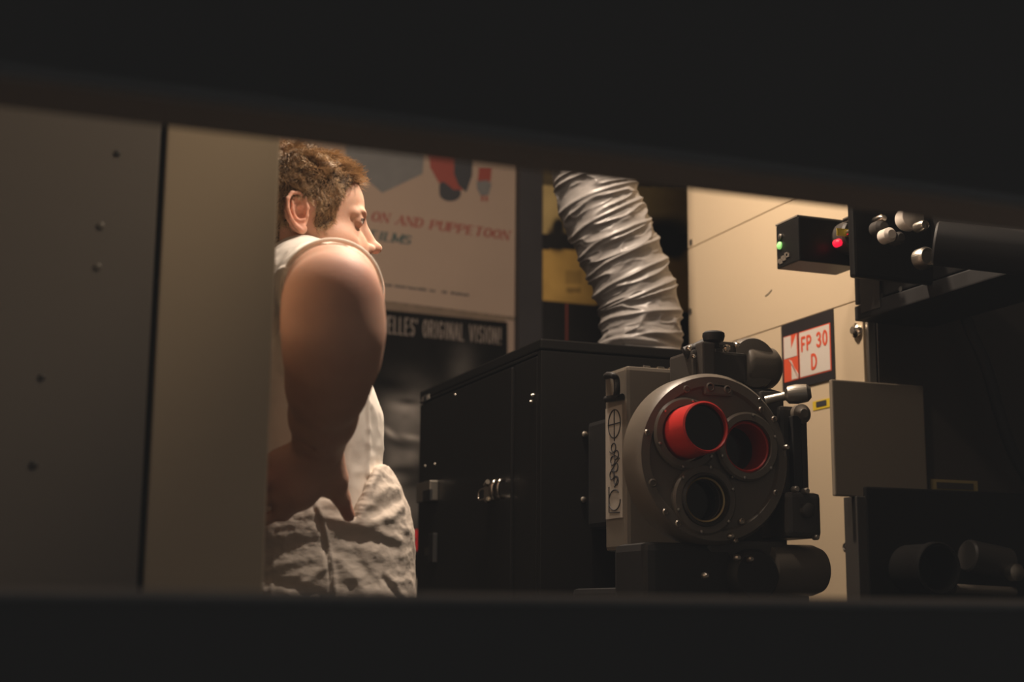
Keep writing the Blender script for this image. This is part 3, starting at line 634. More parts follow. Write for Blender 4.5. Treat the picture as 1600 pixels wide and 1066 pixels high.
spoly(bm, [(.20, .42), (.33, .14), (.33, .2), (.15, .45)], .0009); fin('mark_shapes', bm, M['signwhite'], sign)
def stext(txt, x0, x1, zb, hgt):
    bm = nb(); A = SO+sux*(x0*SW)+suy*(zb*SH)+SN*.0016; hh = hgt*SH
    lettering(bm, txt, A, sux, suy, SN, (x1-x0)*SW, hh, .17*hh, .17*hh, gap=.32, th=.0006); return bm
fin('sign_lettering', stext('FP 30', .41, .905, .50, .23), M['signred'], sign, 'red lettering FP 30')
fin('sign_lettering', stext('D', .59, .70, .20, .24), M['signred'], sign, 'red letter D')
A, B = atX(1271, 642, QX), atX(1300, 622, QX)
yl = fin('yellow_label', box(nb(), (QX-.0015, B.y, A.z), (QX+.001, A.y, atX(1271, 628, QX).z)), M['yellow'], T)
zc = (A.z+B.z)/2; fin('label_print', box(nb(), (QX-.0025, B.y+.02, zc-.004), (QX-.001, A.y-.015, zc+.008)), M['ink'], yl)
# beige junction box at the front corner
JY = YN-.012
A, B = atY(1305, 775, JY), atY(1443, 603, JY)
fin('junction_box', box(nb(), (A.x, JY, A.z), (B.x, YN-.0005, B.z)), M['beigedull'], T, 'plain dull beige box on the front corner', bevel=.003)
# lower front: lens recess, dark lower panel, labels
YL = YN-.02
A, B = atY(1364, 1100, YL), atY(1720, 776, YL)
fin('lower_front', box(nb(), (A.x, YL, .1), (B.x, YN+.03, B.z)), M['black'], T, bevel=.004)
A, B = atY(1350, 1100, YL), atY(1364, 776, YL)
fin('lower_post', box(nb(), (A.x, YL+.002, .1), (B.x, YN+.03, B.z)), M['darkgrey'], T, bevel=.002)
lc = atY(1467, 888, YL-.10)
fin('lower_lens', lathe(nb(), lc+Vector((0, .11, 0)), dY, [(0, .050), (.09, .050), (.094, .053), (.11, .053), (.112, .050), (.11, .045), (.03, .040), (.028, 0.001)], 48, cap=False), M['black'], T, smooth=True)
fin('lens_barrel', cyl(nb(), atY(1510, 868, YL-.03), atY(1575, 882, YL-.03), .034, 30, .004), M['darkgrey'], T, smooth=True)
fin('barrel_knob', lathe(nb(), atY(1580, 895, YL-.06), dY, [(0, .018), (.02, .018), (.026, .010)], 24), M['steel'], T, smooth=True)
fin('lens_rail', cyl(nb(), atY(1490, 920, YL-.05), atY(1585, 925, YL-.05), .010, 18), M['greymetal'], T, smooth=True)
A, B = atY(1455, 768, YN-.004), atY(1527, 752, YN-.004)
yl = fin('yellow_label', box(nb(), (A.x, YN-.0045, A.z), (B.x, YN-.001, B.z)), M['dullyellow'], T, 'dull yellow strip label on the dark front')
fin('label_print', box(nb(), (A.x+.014, YN-.0055, A.z+.007), (B.x-.012, YN-.004, B.z-.006)), M['darkgrey'], yl)
fin('cable', tube(nb(), smoothpath([atY(1500, 470, YN-.05), atY(1518, 520, YN-.05), atY(1540, 570, YN-.06), atY(1560, 640, YN-.06), atY(1580, 700, YN-.06), atY(1612, 760, YN-.05)], 8), .013, 14), M['blackmatte'], T, 'thick black cable', smooth=True)
# upper black head console reaching toward the port
HX0 = atY(1335, 503, YN+.0).x; zb = atY(1335, 503, YN).z; HX1 = atY(1450, 505, YN).x; YH = 1.62
ztop_ = zb+.17
fin('head_console', box(nb(), (HX0, YH, zb+.035), (HX1, YN-.004, ztop_)), M['black'], T, 'long black console reaching forward', bevel=.003)
fin('console_tray', box(nb(), (HX0-.002, YH-.02, zb), (HX1+.004, YN-.004, zb+.032)), M['blackmatte'], T, bevel=.003)
fin('end_cap', box(nb(), (HX0-.004, YN-.10, zb+.012), (HX0-.001, YN-.03, zb+.10)), M['darkgrey'], T, 'dark grey bracket plate', bevel=.001)
for k in range(2):
    p = atX(1378+30*k, 462-10*k, HX0); fin('console_hole', lathe(nb(), Vector((HX0-.0005, p.y, p.z)), (-1, 0, 0), [(0, .006), (.0015, .006), (.002, .003)], 16), M['gap'], T)
# sensor box with the green lamp
SY = YN-.10
s0 = atY(1247, 338, SY); s1 = atY(1247, 407, SY); sxx = atY(1342, 380, SY).x; syb = atX(1213, 385, s0.x).y
fin('sensor_box', box(nb(), (s0.x, SY, s1.z), (sxx, syb, s0.z)), M['black'], T, 'black box with a small green lamp on its end', bevel=.003)
fin('sensor_lid', box(nb(), (s0.x-.001, SY+.002, s0.z), (sxx, syb+.001, s0.z+.004)), M['greybox'], T, bevel=.001)
def sb(px, py): return atX(px, py, s0.x-.001)
fin('green_lamp', lathe(nb(), sb(1219, 384), (-1, 0, 0), [(0, .008), (.003, .008), (.006, .004)], 18), M['greenled'], T, smooth=True)
fin('sensor_button', lathe(nb(), sb(1220, 370), (-1, 0, 0), [(0, .006), (.003, .006), (.005, .003)], 18), M['steel'], T, smooth=True)
bm = nb()
for k in range(6):
    a = sb(1218+2.6*k, 408-2.6*k+(k % 2)*4); box(bm, a-Vector((.001, .006, .004)), a+Vector((.001, .006, .004)))
fin('sensor_print', bm, M['greymetal'], T)
A_ = atX(1290, 424, s0.x)
# drums, knobs and lights on the near side of the console
DYs = SY-.02
c = atY(1330, 370, DYs)
fin('cutter_drum', lathe(nb(), c+Vector((0, .03, 0)), dY, [(0, .034), (.045, .034), (.05, .030), (.05, .001)], 40, cap=False), M['darkgrey'], T, smooth=True)
bm = box(nb(), atY(1308, 368, DYs-.022), atY(1330, 359, DYs-.021)); yl = fin('yellow_label', bm, M['yellow'], T)
fin('red_lamp', lathe(nb(), atY(1306, 381, DYs-.0), dY, [(0, .008), (.012, .008), (.017, .004)], 18), M['redled'], T, smooth=True)
for px, py, rr, mm, Yk in ((1343, 350, .010, 'chrome', DYs-.03), (1329, 341, .006, 'chrome', DYs-.03), (1328, 363, .006, 'chrome', DYs-.03), (1390, 367, .014, 'whiteplastic', 2.25), (1378, 342, .009, 'chrome', 2.3),
                       (1448, 402, .020, 'steel', 2.2), (1443, 352, .010, 'steel', 2.2), (1378, 356, .016, 'darkgrey', 2.3), (1405, 372, .012, 'darkgrey', 2.25)):
    p = atY(px, py, Yk); fin('console_knob', lathe(nb(), p+Vector((0, .02, 0)), dY, [(0, rr), (.022, rr), (.028, rr*.6)] if mm != 'steel' else [(0, rr), (.02, rr), (.026, rr*.8), (.02, rr*.55)], 24), M[mm], T, smooth=True)
fin('white_roller', lathe(nb(), atY(1412, 345, 2.26), dY, [(0, .020), (.01, .024), (.03, .024), (.034, .018)], 30), M['whiteplastic'], T, smooth=True)
fin('console_block', box(nb(), atY(1336, 432, 2.34), atY(1560, 338, 2.34)+Vector((0, .02, 0))), M['black'], T, bevel=.006)
fin('console_arm', cyl(nb(), atY(1460, 380, 2.12), atY(1640, 400, 2.0), .04, 30, .004), M['blackmatte'], T, smooth=True)

# ------------------------------------------------------------------ the man
class Field:
    def __init__(s, lo, hi, h):
        s.lo = np.array(lo, np.float64); s.h = h; s.n = np.ceil((np.array(hi)-s.lo)/h).astype(int)+1
        s.a = np.full(s.n, .05, np.float32)
    def sub(s, lo, hi):
        i0 = np.clip(np.floor((np.array(lo)-s.lo)/s.h).astype(int), 0, s.n); i1 = np.clip(np.ceil((np.array(hi)-s.lo)/s.h).astype(int)+1, 0, s.n)
        g = [(s.lo[k]+s.h*np.arange(i0[k], i1[k])).astype(np.float32) for k in range(3)]
        return tuple(slice(i0[k], i1[k]) for k in range(3)), np.meshgrid(*g, indexing='ij', sparse=True)
    def put(s, fn, lo, hi, k, mode='u'):
        m = .03+k; sl, (x, y, z) = s.sub(np.array(lo)-m, np.array(hi)+m)
        if min(s.a[sl].shape) == 0: return
        d = fn(x, y, z); a = s.a[sl]
        if mode == 'u': h = np.clip(.5+.5*(a-d)/k, 0, 1); s.a[sl] = a*(1-h)+d*h-k*h*(1-h)
        elif mode == 's': h = np.clip(.5-.5*(a+d)/k, 0, 1); s.a[sl] = a*(1-h)-d*h+k*h*(1-h)
        else: s.a[sl] = np.maximum(a, d)
    def ell(s, c, r, k=.01, mode='u', R=None):
        c = np.array(c, float); r = np.array(r, float); mr = r.max()
        def fn(x, y, z):
            p = [x-c[0], y-c[1], z-c[2]]
            if R is not None: p = [sum(R[i][j]*p[j] for j in range(3)) for i in range(3)]
            k0 = np.sqrt((p[0]/r[0])**2+(p[1]/r[1])**2+(p[2]/r[2])**2); k1 = np.sqrt((p[0]/r[0]**2)**2+(p[1]/r[1]**2)**2+(p[2]/r[2]**2)**2)+1e-6
            return k0*(k0-1)/k1
        s.put(fn, c-mr, c+mr, k, mode)
    def cap(s, a, b, ra, rb, k=.01, mode='u'):
        a = np.array(a, float); b = np.array(b, float); d = b-a; L2 = d@d; m = max(ra, rb)
        def fn(x, y, z):
            t_ = np.clip(((x-a[0])*d[0]+(y-a[1])*d[1]+(z-a[2])*d[2])/L2, 0, 1)
            return np.sqrt((x-a[0]-d[0]*t_)**2+(y-a[1]-d[1]*t_)**2+(z-a[2]-d[2]*t_)**2)-(ra+(rb-ra)*t_)
        s.put(fn, np.minimum(a, b)-m, np.maximum(a, b)+m, k, mode)
    def mesh(s):
        a = s.a; neg = a < 0; c = [neg[i:i+neg.shape[0]-1, j:j+neg.shape[1]-1, k:k+neg.shape[2]-1] for i in (0, 1) for j in (0, 1) for k in (0, 1)]
        cnt = sum(q.astype(np.int8) for q in c); act = (cnt > 0) & (cnt < 8); I = np.argwhere(act); idx = np.full(act.shape, -1, np.int64); idx[act] = np.arange(len(I))
        P = np.zeros((len(I), 3)); W = np.zeros(len(I)); off = np.array([(i, j, k) for i in (0, 1) for j in (0, 1) for k in (0, 1)])
        val = [a[I[:, 0]+o[0], I[:, 1]+o[1], I[:, 2]+o[2]] for o in off]
        for u in range(8):
            for v in range(u+1, 8):
                if np.abs(off[u]-off[v]).sum() == 1:
                    x = (val[u] < 0) != (val[v] < 0); t_ = np.where(x, val[u]/(val[u]-val[v]+1e-12*(~x)+0), 0) if x.any() else 0
                    t_ = np.where(x, t_, 0); P += x[:, None]*(off[u]+(off[v]-off[u])*t_[:, None]); W += x
        V = s.lo+(I+P/W[:, None])*s.h; F_ = []
        for ax in range(3):
            n0 = np.take(neg, range(neg.shape[ax]-1), ax); n1 = np.take(neg, range(1, neg.shape[ax]), ax)
            E_ = np.argwhere(n0 != n1); o1, o2 = [k for k in range(3) if k != ax]
            ok = (E_[:, o1] > 0) & (E_[:, o2] > 0) & (E_[:, o1] < neg.shape[o1]-1) & (E_[:, o2] < neg.shape[o2]-1); E_ = E_[ok]
            sgn = n0[E_[:, 0], E_[:, 1], E_[:, 2]]
            def g(da, db): Q = E_.copy(); Q[:, o1] -= da; Q[:, o2] -= db; return idx[Q[:, 0], Q[:, 1], Q[:, 2]]
            q = np.stack([g(1, 1), g(0, 1), g(0, 0), g(1, 0)], -1)
            if ax == 1: sgn = ~sgn
            q = np.where(sgn[:, None], q, q[:, ::-1]); F_.append(q)
        return V, np.concatenate(F_)
def relax(V, Fq, it=2, lam=.5):
    for _ in range(it):
        S_ = np.zeros_like(V); c = np.zeros(len(V))
        for a, b in ((0, 1), (1, 2), (2, 3), (3, 0)):
            for p, q in ((a, b), (b, a)):
                for k in range(3): S_[:, k] += np.bincount(Fq[:, p], V[Fq[:, q], k], len(V))
                c += np.bincount(Fq[:, p], minlength=len(V))
        V = V*(1-lam)+lam*S_/np.maximum(c, 1)[:, None]
    return V
def vnorm(V, Fq):
    n = np.cross(V[Fq[:, 2]]-V[Fq[:, 0]], V[Fq[:, 3]]-V[Fq[:, 1]]); N = np.zeros_like(V)
    for j in range(4):
        for k in range(3): N[:, k] += np.bincount(Fq[:, j], n[:, k], len(V))
    return N/(np.linalg.norm(N, axis=1, keepdims=True)+1e-12)

# ---- head (local: x forward, y to his left, z up; origin between the ears)
HA = math.radians(-2); hx = np.array([math.cos(HA), math.sin(HA), 0]); hy = np.array([-math.sin(HA), math.cos(HA), 0]); hz = np.array([0, 0, 1.])
tg = np.array(atY(477, 349, 2.22)); H0 = tg+hy*.070
def HL(p):
    p = np.array(np.atleast_2d(p), float); p[:, 0] = np.where(p[:, 0] > 0, p[:, 0]*1.15, p[:, 0]); return H0+p[:, :1]*hx+p[:, 1:2]*hy+p[:, 2:3]*hz
f = Field((-.13, -.105, -.20), (.145, .105, .15), .0016)
f.ell((-.012, 0, .052), (.094, .074, .080), .02); f.ell((.036, 0, .052), (.058, .061, .062), .02); f.ell((.030, 0, -.012), (.060, .060, .072), .02)
f.ell((.066, 0, -.042), (.034, .035, .042), .02)
for sgn in (-1, 1):
    f.cap((.002, sgn*.049, -.050), (.072, sgn*.014, -.098), .019, .016, .022); f.ell((.050, sgn*.046, -.018), (.028, .020, .022), .018); f.ell((.052, sgn*.036, -.050), (.032, .022, .032), .02)
    f.ell((.082, sgn*.020, .036), (.0135, .024, .0085), .010); f.cap((.086, sgn*.012, .036), (.070, sgn*.046, .032), .007, .006, .009)
f.ell((.081, 0, -.098), (.017, .019, .017), .015)
for sgn in (-1, 1): f.ell((.078, sgn*.018, -.020), (.020, .016, .026), .014)
f.cap((-.022, 0, -.05), (-.052, 0, -.20), .056, .062, .03)
f.cap((.092, 0, .026), (.107, 0, -.006), .0070, .0086, .010); f.ell((.1130, 0, -.0130), (.0105, .0105, .0095), .006)
for sgn in (-1, 1):
    f.ell((.099, sgn*.0130, -.018), (.0115, .0065, .0085), .005)
    f.ell((.098, sgn*.034, .0225), (.0165, .019, .011), .012, 's')
    f.ell((.0755, sgn*.031, .0220), (.0142, .0150, .0130), .004); f.cap((.081, sgn*.020, .0315), (.075, sgn*.044, .0310), .0050, .0045, .006)
    f.ell((.091, sgn*.031, .0210), (.014, .0125, .0036), .0020, 's')
    f.ell((.1050, sgn*.0072, -.0240), (.0062, .0036, .0045), .002, 's')
f.ell((.097, 0, -.0475), (.0105, .021, .0062), .006); f.ell((.0955, 0, -.0605), (.0105, .018, .0070), .006); f.ell((.110, 0, -.0535), (.012, .022, .0014), .002, 's'); f.ell((.101, 0, -.082), (.010, .014, .006), .008, 's')
for sgn in (-1, 1):     # ears
    tilt = math.radians(12); fl = math.radians(22)*sgn
    def E(u, v, o): # u: forward within the ear, v: up, o: outward
        uu = u*math.cos(tilt)-v*math.sin(tilt); vv = u*math.sin(tilt)+v*math.cos(tilt)
        return (-.0135+uu*math.cos(fl), sgn*(.0735+o+max(0, -uu)*.42), .0135+vv)
    f.ell(E(0, 0, 0), (.0175, .0055, .0305), .004); f.ell(E(-.004, .003, .004), (.018, .004, .026), .003)
    rim = [(.010, -.006), (.0165, .006), (.015, .022), (.006, .0315), (-.007, .0315), (-.0165, .022), (-.019, .007), (-.016, -.008), (-.009, -.020), (0, -.029)]
    for a, b in zip(rim[:-1], rim[1:]):
        f.cap(E(a[0], a[1], .0075), E(b[0], b[1], .0075), .0032, .0032, .002)
    ah = [(-.008, .018), (-.0105, .006), (-.008, -.006), (.0, -.013), (.008, -.013)]
    for a, b in zip(ah[:-1], ah[1:]): f.cap(E(a[0], a[1], .007), E(b[0], b[1], .007), .0026, .0026, .002)
    f.ell(E(.002, -.026, .004), (.0085, .0045, .009), .004); f.ell(E(.013, -.004, .004), (.004, .0035, .006), .004)
    f.ell(E(.003, -.001, .011), (.0085, .009, .0105), .002, 's'); f.ell(E(.002, .017, .011), (.008, .0045, .007), .002, 's')
HV, HF = f.mesh(); HV = relax(HV, HF, 1, .4); HN = vnorm(HV, HF)
if ((HN*(HV-HV.mean(0))).sum() < 0): HF = HF[:, ::-1]; HN = -HN
def G(V, c, r): return np.exp(-(((V-np.array(c))/np.array(r))**2).sum(1))
hc = np.tile(np.array([.66, .40, .285]), (len(HV), 1)); A_ = lambda m, c: (m[:, None]*np.array(c))
AV = np.abs(HV[:, 1]); HVs = HV.copy(); HVs[:, 1] = AV
red = .7*G(HVs, (-.015, .085, .01), (.03, .03, .04))+.5*G(HVs, (.112, 0, -.03), (.014, .02, .012))+.35*G(HVs, (.07, .04, -.025), (.03, .03, .02))
hc = hc*(1-red[:, None]*np.array([.02, .32, .36]))
lip = np.clip(1.4*G(HVs, (.103, 0, -.054), (.012, .02, .0075)), 0, 1); hc = hc*(1-lip[:, None]*np.array([.15, .5, .45]))
beard = np.clip(1.2*G(HVs, (.05, .04, -.075), (.07, .05, .035)), 0, 1)*(vnoise(HV*450, 2)*.6+.4)*(1-lip); hc = hc*(1-beard[:, None]*np.array([.20, .30, .36]))
lid = G(HVs, (.085, .031, .016), (.012, .018, .008)); hc = hc*(1-.25*lid[:, None])
hc *= (.93+.14*fbm(HV*60, 3, 4))[:, None]
hc[np.abs(HV[:, 0]-.0835)+np.abs(HV[:, 1]+.049)*1+np.abs(HV[:, 2]+.004) < -1] *= .3

# ---- arms, hands, neck and shoulders in world space
def arr(*a): return np.array(atY(*a))
MY = 2.335    # his middle plane
f = Field((.30, 1.70, 1.02), (.92, 2.98, 1.72), .0034)
arm = [(525, 458, 2.16, 66), (519, 455, 2.05, 68), (519, 458, 1.93, 70), (520, 474, 1.87, 74), (521, 520, 1.875, 76), (519, 560, 1.90, 70), (512, 602, 1.94, 61), (505, 650, 2.00, 50), (501, 688, 2.05, 41)]
AP = [arr(a, b, Y) for a, b, Y, r in arm]; AR = [r*((Vector(p)-CAM).dot(Fw))/FPX for (a, b, Y, r), p in zip(arm, AP)]
def both(fn_args):
    for mir in (False, True):
        yield lambda p: np.array(p) if not mir else np.array([p[0]-.02, 2*MY-p[1], p[2]])
prim = []
for a, b, ra, rb in zip(AP[:-1], AP[1:], AR[:-1], AR[1:]): prim.append((a, b, ra, rb, .02))
W0 = AP[-1]
mcp = [arr(436, 718, 2.085), arr(432, 746, 2.09), arr(434, 774, 2.10), arr(442, 800, 2.11)]
for m_, r_ in zip(mcp, (.0165, .017, .016, .015)): prim.append((W0+np.array([0, .01, -.012]), m_, .026, r_, .012))
prim.append((arr(500, 730, 2.085), arr(470, 770, 2.09), .030, .026, .015)); prim.append((arr(505, 745, 2.095), arr(515, 760, 2.10), .024, .018, .012))
tips = [(arr(405, 722, 2.10), arr(385, 735, 2.14), arr(372, 748, 2.18)), (arr(400, 755, 2.10), arr(378, 768, 2.14), arr(364, 780, 2.19)), (arr(402, 785, 2.115), arr(380, 798, 2.15), arr(368, 806, 2.19)), (arr(414, 812, 2.125), arr(394, 822, 2.15), arr(382, 828, 2.18))]
for m_, ch, r_ in zip(mcp, tips, (.0098, .0102, .0098, .0088)):
    q = [m_]+list(ch)
    for j in range(3): prim.append((q[j], q[j+1], r_*(1.12-.08*j), r_*(1.04-.08*j), .004))
th_ = [arr(512, 712, 2.075), arr(526, 748, 2.085), arr(533, 778, 2.10), arr(545, 806, 2.115)]
for j, (ra, rb) in enumerate(((.024, .017), (.0145, .0125), (.0122, .0098))): prim.append((th_[j], th_[j+1], ra, rb, .008))
for mir in (0, 1):
    mf = (lambda p: p) if not mir else (lambda p: np.array([p[0]-.02, 2*MY-p[1], p[2]]))
    for a, b, ra, rb, k in prim: f.cap(mf(a), mf(b), ra, rb, k)
    f.cap(mf(AP[0]), mf(np.array([.50, 2.27, 1.55])), .07, .06, .03)
    # elbow point, wrist bone and tendon hints
    f.ell(mf(arr(536, 446, 1.845)), (.030, .022, .028), .018); f.ell(mf(arr(470, 690, 2.04)), (.012, .010, .012), .01)
f.cap((.50, 2.27, 1.55), (.50, 2*MY-2.27, 1.55), .07, .07, .03)
nb_ = HL([[-.045, 0, -.17]])[0]
f.cap(nb_+np.array([.0, 0, .03]), np.array([.50, MY, 1.52]), .060, .075, .03)
# crease above the wrist
cr = [arr(452, 684, 2.01), arr(478, 697, 2.0), arr(515, 697, 2.0)]
for a, b in zip(cr[:-1], cr[1:]): f.cap(a, b, .0042, .0042, .006, 's')
BV, BF = f.mesh(); BV = relax(BV, BF, 2, .5)
bc = np.tile(np.array([.55, .325, .235]), (len(BV), 1))
for cpt, rr, am in ((arr(545, 440, 1.84), .035, .75), (arr(425, 745, 2.08), .03, .35), (arr(543, 806, 2.1), .015, .6)):
    g_ = am*np.exp(-((BV-cpt)**2).sum(1)/rr**2); bc = bc*(1-g_[:, None]*np.array([.06, .45, .45]))
bc *= (.90+.2*fbm(BV*35, 3, 8))[:, None]
HW = HL(HV)
V = np.vstack([HW, BV]); Fq = np.vstack([HF, BF+len(HV)]); 
N_ = vnorm(BV, BF)
if (N_*(BV-BV.mean(0))).sum() < 0: Fq[len(HF):] = Fq[len(HF):, ::-1]
me = npmesh('person', V, Fq); setcol(me, np.vstack([hc, bc]))
person = link('person', me, M['skin'], smooth=True)
PB = Vector((.55, MY, 0)); me.transform(Matrix.Translation(-PB)); person.location = PB; BASE[person.name] = PB
tag(person, 'man in white sleeveless shirt and cream trousers, hand on hip, in profile facing right', 'person')

# eyes
for sgn in (-1, 1):
    c = Vector(HL([[.0778, sgn*.031, .0218]])[0]); bm = nb(); bmesh.ops.create_uvsphere(bm, u_segments=24, v_segments=16, radius=.0123, matrix=Matrix.Translation(c))
    e = fin('eye', bm, M['eye'], person, smooth=True); d = Vector(hx)+Vector(hy)*.10-Vector(hz)*.05; d.normalize()
    bm = lathe(nb(), c+d*.0105, d, [(0, .0062), (.0012, .0056), (.0022, .0035), (.0025, .0005)], 24); fin('iris', bm, M['iris'], e, smooth=True)

for sgn in (-1, 1):
    lp = [Vector(HL([[a, sgn*b, c]])[0]) for a, b, c in ((.0878, .0205, .0228), (.0902, .0265, .0250), (.0903, .0320, .0256), (.0880, .0380, .0248), (.0835, .0435, .0225))]
    fin('eyelashes', tube(nb(), smoothpath(lp, 4), .0008, 6), M['iris'], person)
# hair
def hairline(V):
    x, y, z = V[:, 0], np.abs(V[:, 1]), V[:, 2]
    xb = np.interp(z, [-.08, -.005, .004, .02, .05, .066, .082, .095, .12], [-.03, -.028, .036, .042, .050, .056, .070, .088, .12])
    xb = np.where(z < .001, np.where(z > -.004, .030, -.036), xb)
    m = (x < xb) & (z > -.062-.0*x) & ~((y > .0745) & (x < .012) & (x > -.045) & (z < .052) & (z > -.04)) & ~((x > -.034) & (x < .014) & (z < .040) & (y > .06))
    return m & (y < .082)
hm = hairline(HV); fm = hm[HF].all(1); used = np.unique(HF[fm]); remap = np.full(len(HV), -1); remap[used] = np.arange(len(used))
offs = (.003+.009*np.clip((HV[used, 2]-.02)/.08, 0, 1))*(.62+.25*fbm(HV[used]*55, 3, 3))
hb = HL(HV[used]+HN[used]*offs[:, None]); 
hbo = link('hair_underlayer', npmesh('hair_underlayer', hb, remap[HF[fm]]), M['hairbase'], person, smooth=True)
cand = used[RNG.integers(0, len(used), 24000)]
wgt = np.where(HV[cand, 1] < .03, 1, .45); cand = cand[RNG.random(len(cand)) < wgt]
roots = HV[cand]+RNG.normal(0, .0007, (len(cand), 3)); nr = HN[cand]
n = len(roots); SEG = 8
x, y, z = roots.T
top = np.clip((z-.03)/.07, 0, 1)[:, None]; front = np.clip((x-.03)/.05, 0, 1)[:, None]
length = (.017+.020*top-.012*front)*(.65+.6*RNG.random((n, 1)))
clump = roots*np.array([70, 70, 70])
cn_ = np.stack([fbm(clump, 2, 21), fbm(clump, 2, 22), fbm(clump, 2, 23)], -1)-.5
side = np.sign(y)[:, None]*np.array([0, 1., 0])
flow = (1-top)*np.array([.25, 0, -.85])+top*(np.array([.35, 0, .0])+side*.25)+front*np.array([.15, 0, .25])
d0 = nr*(.55+.5*top+.35*front)+flow*.8+cn_*3.0
d0 /= np.linalg.norm(d0, axis=1, keepdims=True)
P = np.zeros((n, SEG+1, 3)); P[:, 0] = roots; d = d0.copy(); ph_ = fbm(roots*40, 2, 31)[:, None]*12; amp = .55*(1-top)+.42
for k in range(SEG):
    u = np.cross(d0, nr); u /= np.linalg.norm(u, axis=1, keepdims=True)+1e-6
    curl = u*np.sin(ph_+k*1.15)*amp+nr*np.cos(ph_+k*1.15)*amp*.55
    d = d0+flow*.10*k-nr*.13*k+curl; d /= np.linalg.norm(d, axis=1, keepdims=True); P[:, k+1] = P[:, k]+d*length/SEG
    # keep outside the cranium
    q_ = P[:, k+1]-np.array([-.008, 0, .052]); e = np.sqrt((q_[:, 0]/.101)**2+(q_[:, 1]/.078)**2+(q_[:, 2]/.084)**2); ins = (e < 1) & (q_[:, 2] > -.03)
    P[:, k+1][ins] = (np.array([-.008, 0, .052])+q_/e[:, None])[ins]
# brows and stray strands
nb2 = 260; bx = RNG.random(nb2); br = np.stack([.094-.030*bx**1.5, -(.012+.036*bx), .0415+.002*np.sin(bx*3)+RNG.normal(0, .0018, nb2)], -1)
bp = np.zeros((nb2, SEG+1, 3)); 
for k in range(SEG+1): bp[:, k] = br+np.array([-.0004, -.0010, .0002])*k*1.0
def strands(P, rad, name, cols, par):
    n, m, _ = P.shape; W_ = HL(P.reshape(-1, 3)).reshape(n, m, 3); T_ = np.gradient(W_, axis=1); T_ /= np.linalg.norm(T_, axis=2, keepdims=True)+1e-9
    a = np.cross(T_, np.array([.3, .5, .8])); a /= np.linalg.norm(a, axis=2, keepdims=True)+1e-9; b = np.cross(T_, a)
    taper = np.linspace(1, .35, m)[None, :, None]*rad; V = np.stack([W_+(a*math.cos(q*2.0944)+b*math.sin(q*2.0944))*taper for q in range(3)], 2).reshape(-1, 3)
    i = np.arange(n)[:, None, None]*m*3; j = np.arange(m-1)[None, :, None]*3; k = np.arange(3)[None, None, :]; k2 = (k+1) % 3
    Fq = np.stack([i+j+k, i+j+k2, i+j+3+k2, i+j+3+k], -1).reshape(-1, 4); me = npmesh(name, V, Fq); setcol(me, np.repeat(cols, m*3, axis=0)); return link(name, me, M['hair'], par, smooth=True)
hcol = np.array([.50, .33, .17])*(.45+1.1*RNG.random((n, 1)))*(.7+.6*fbm(roots*90, 2, 44))[:, None]
strands(P, .00042, 'hair', hcol, person)
strands(bp, .00030, 'eyebrow', np.tile([.33, .2, .11], (nb2, 1)), person)

# ---- clothes: loft-like SDF for torso, cap sleeves
def zpx(py): return atY(520, py, 2.3).z
TZr = np.array([.90, 1.05, 1.10, zpx(725), zpx(700), zpx(650), zpx(600), 1.47, 1.54, 1.585, 1.62])
TFx = np.array([.660, .670, .670, .648, .650, .648, .624, .622, .610, .575, .54]); TBx = np.array([.40, .40, .40, .395, .395, .385, .38, .375, .39, .42, .44]); TBy = np.array([.165, .165, .165, .160, .160, .162, .172, .185, .180, .130, .07])
f = Field((.28, 1.86, 1.08), (.80, 2.86, 1.70), .0034)
def tors(x, y, z):
    fx = np.interp(z, TZr, TFx).astype(np.float32); bx_ = np.interp(z, TZr, TBx).astype(np.float32); hw = np.interp(z, TZr, TBy).astype(np.float32)
    c = (fx+bx_)/2; a = (fx-bx_)/2; k0 = (np.abs((x-c)/a)**2.3+np.abs((y-MY)/hw)**2.3)**(1/2.3)
    return np.maximum((k0-1)*np.minimum(a, hw)*.9, np.maximum(1.13-z, z-1.60))
f.put(tors, (.34, 2.1, 1.12), (.74, 2.56, 1.62), .01)
ringc = arr(519, 455, 2.09); adir = (AP[2]-AP[0]); adir = adir/np.linalg.norm(adir); adir = np.array([-.02, -.96, -.28]); adir /= np.linalg.norm(adir)
RR = .0765
for mir in (0, 1):
    mf = (lambda p: p) if not mir else (lambda p: np.array([p[0]-.02, 2*MY-p[1], p[2]]))
    f.cap(mf(np.array([.50, 2.25, 1.545])), mf(ringc+adir*.05), .074, RR, .03)
f.cap((.495, 2.24, 1.565), (.49, 2*MY-2.24, 1.565), .058, .058, .03)
rc2 = np.array([ringc[0]-.02, 2*MY-ringc[1], ringc[2]]); ad2 = np.array([adir[0], -adir[1], adir[2]])
for rc, ad in ((ringc, adir), (rc2, ad2)):
    f.put(lambda x, y, z: np.where(((x-rc[0])**2+(z-rc[2])**2 < .0225)*np.ones_like(y) > 0, (x-rc[0])*ad[0]+(y-rc[1])*ad[1]+(z-rc[2])*ad[2], -1).astype(np.float32), rc-.2, rc+.2, .01, 'i')
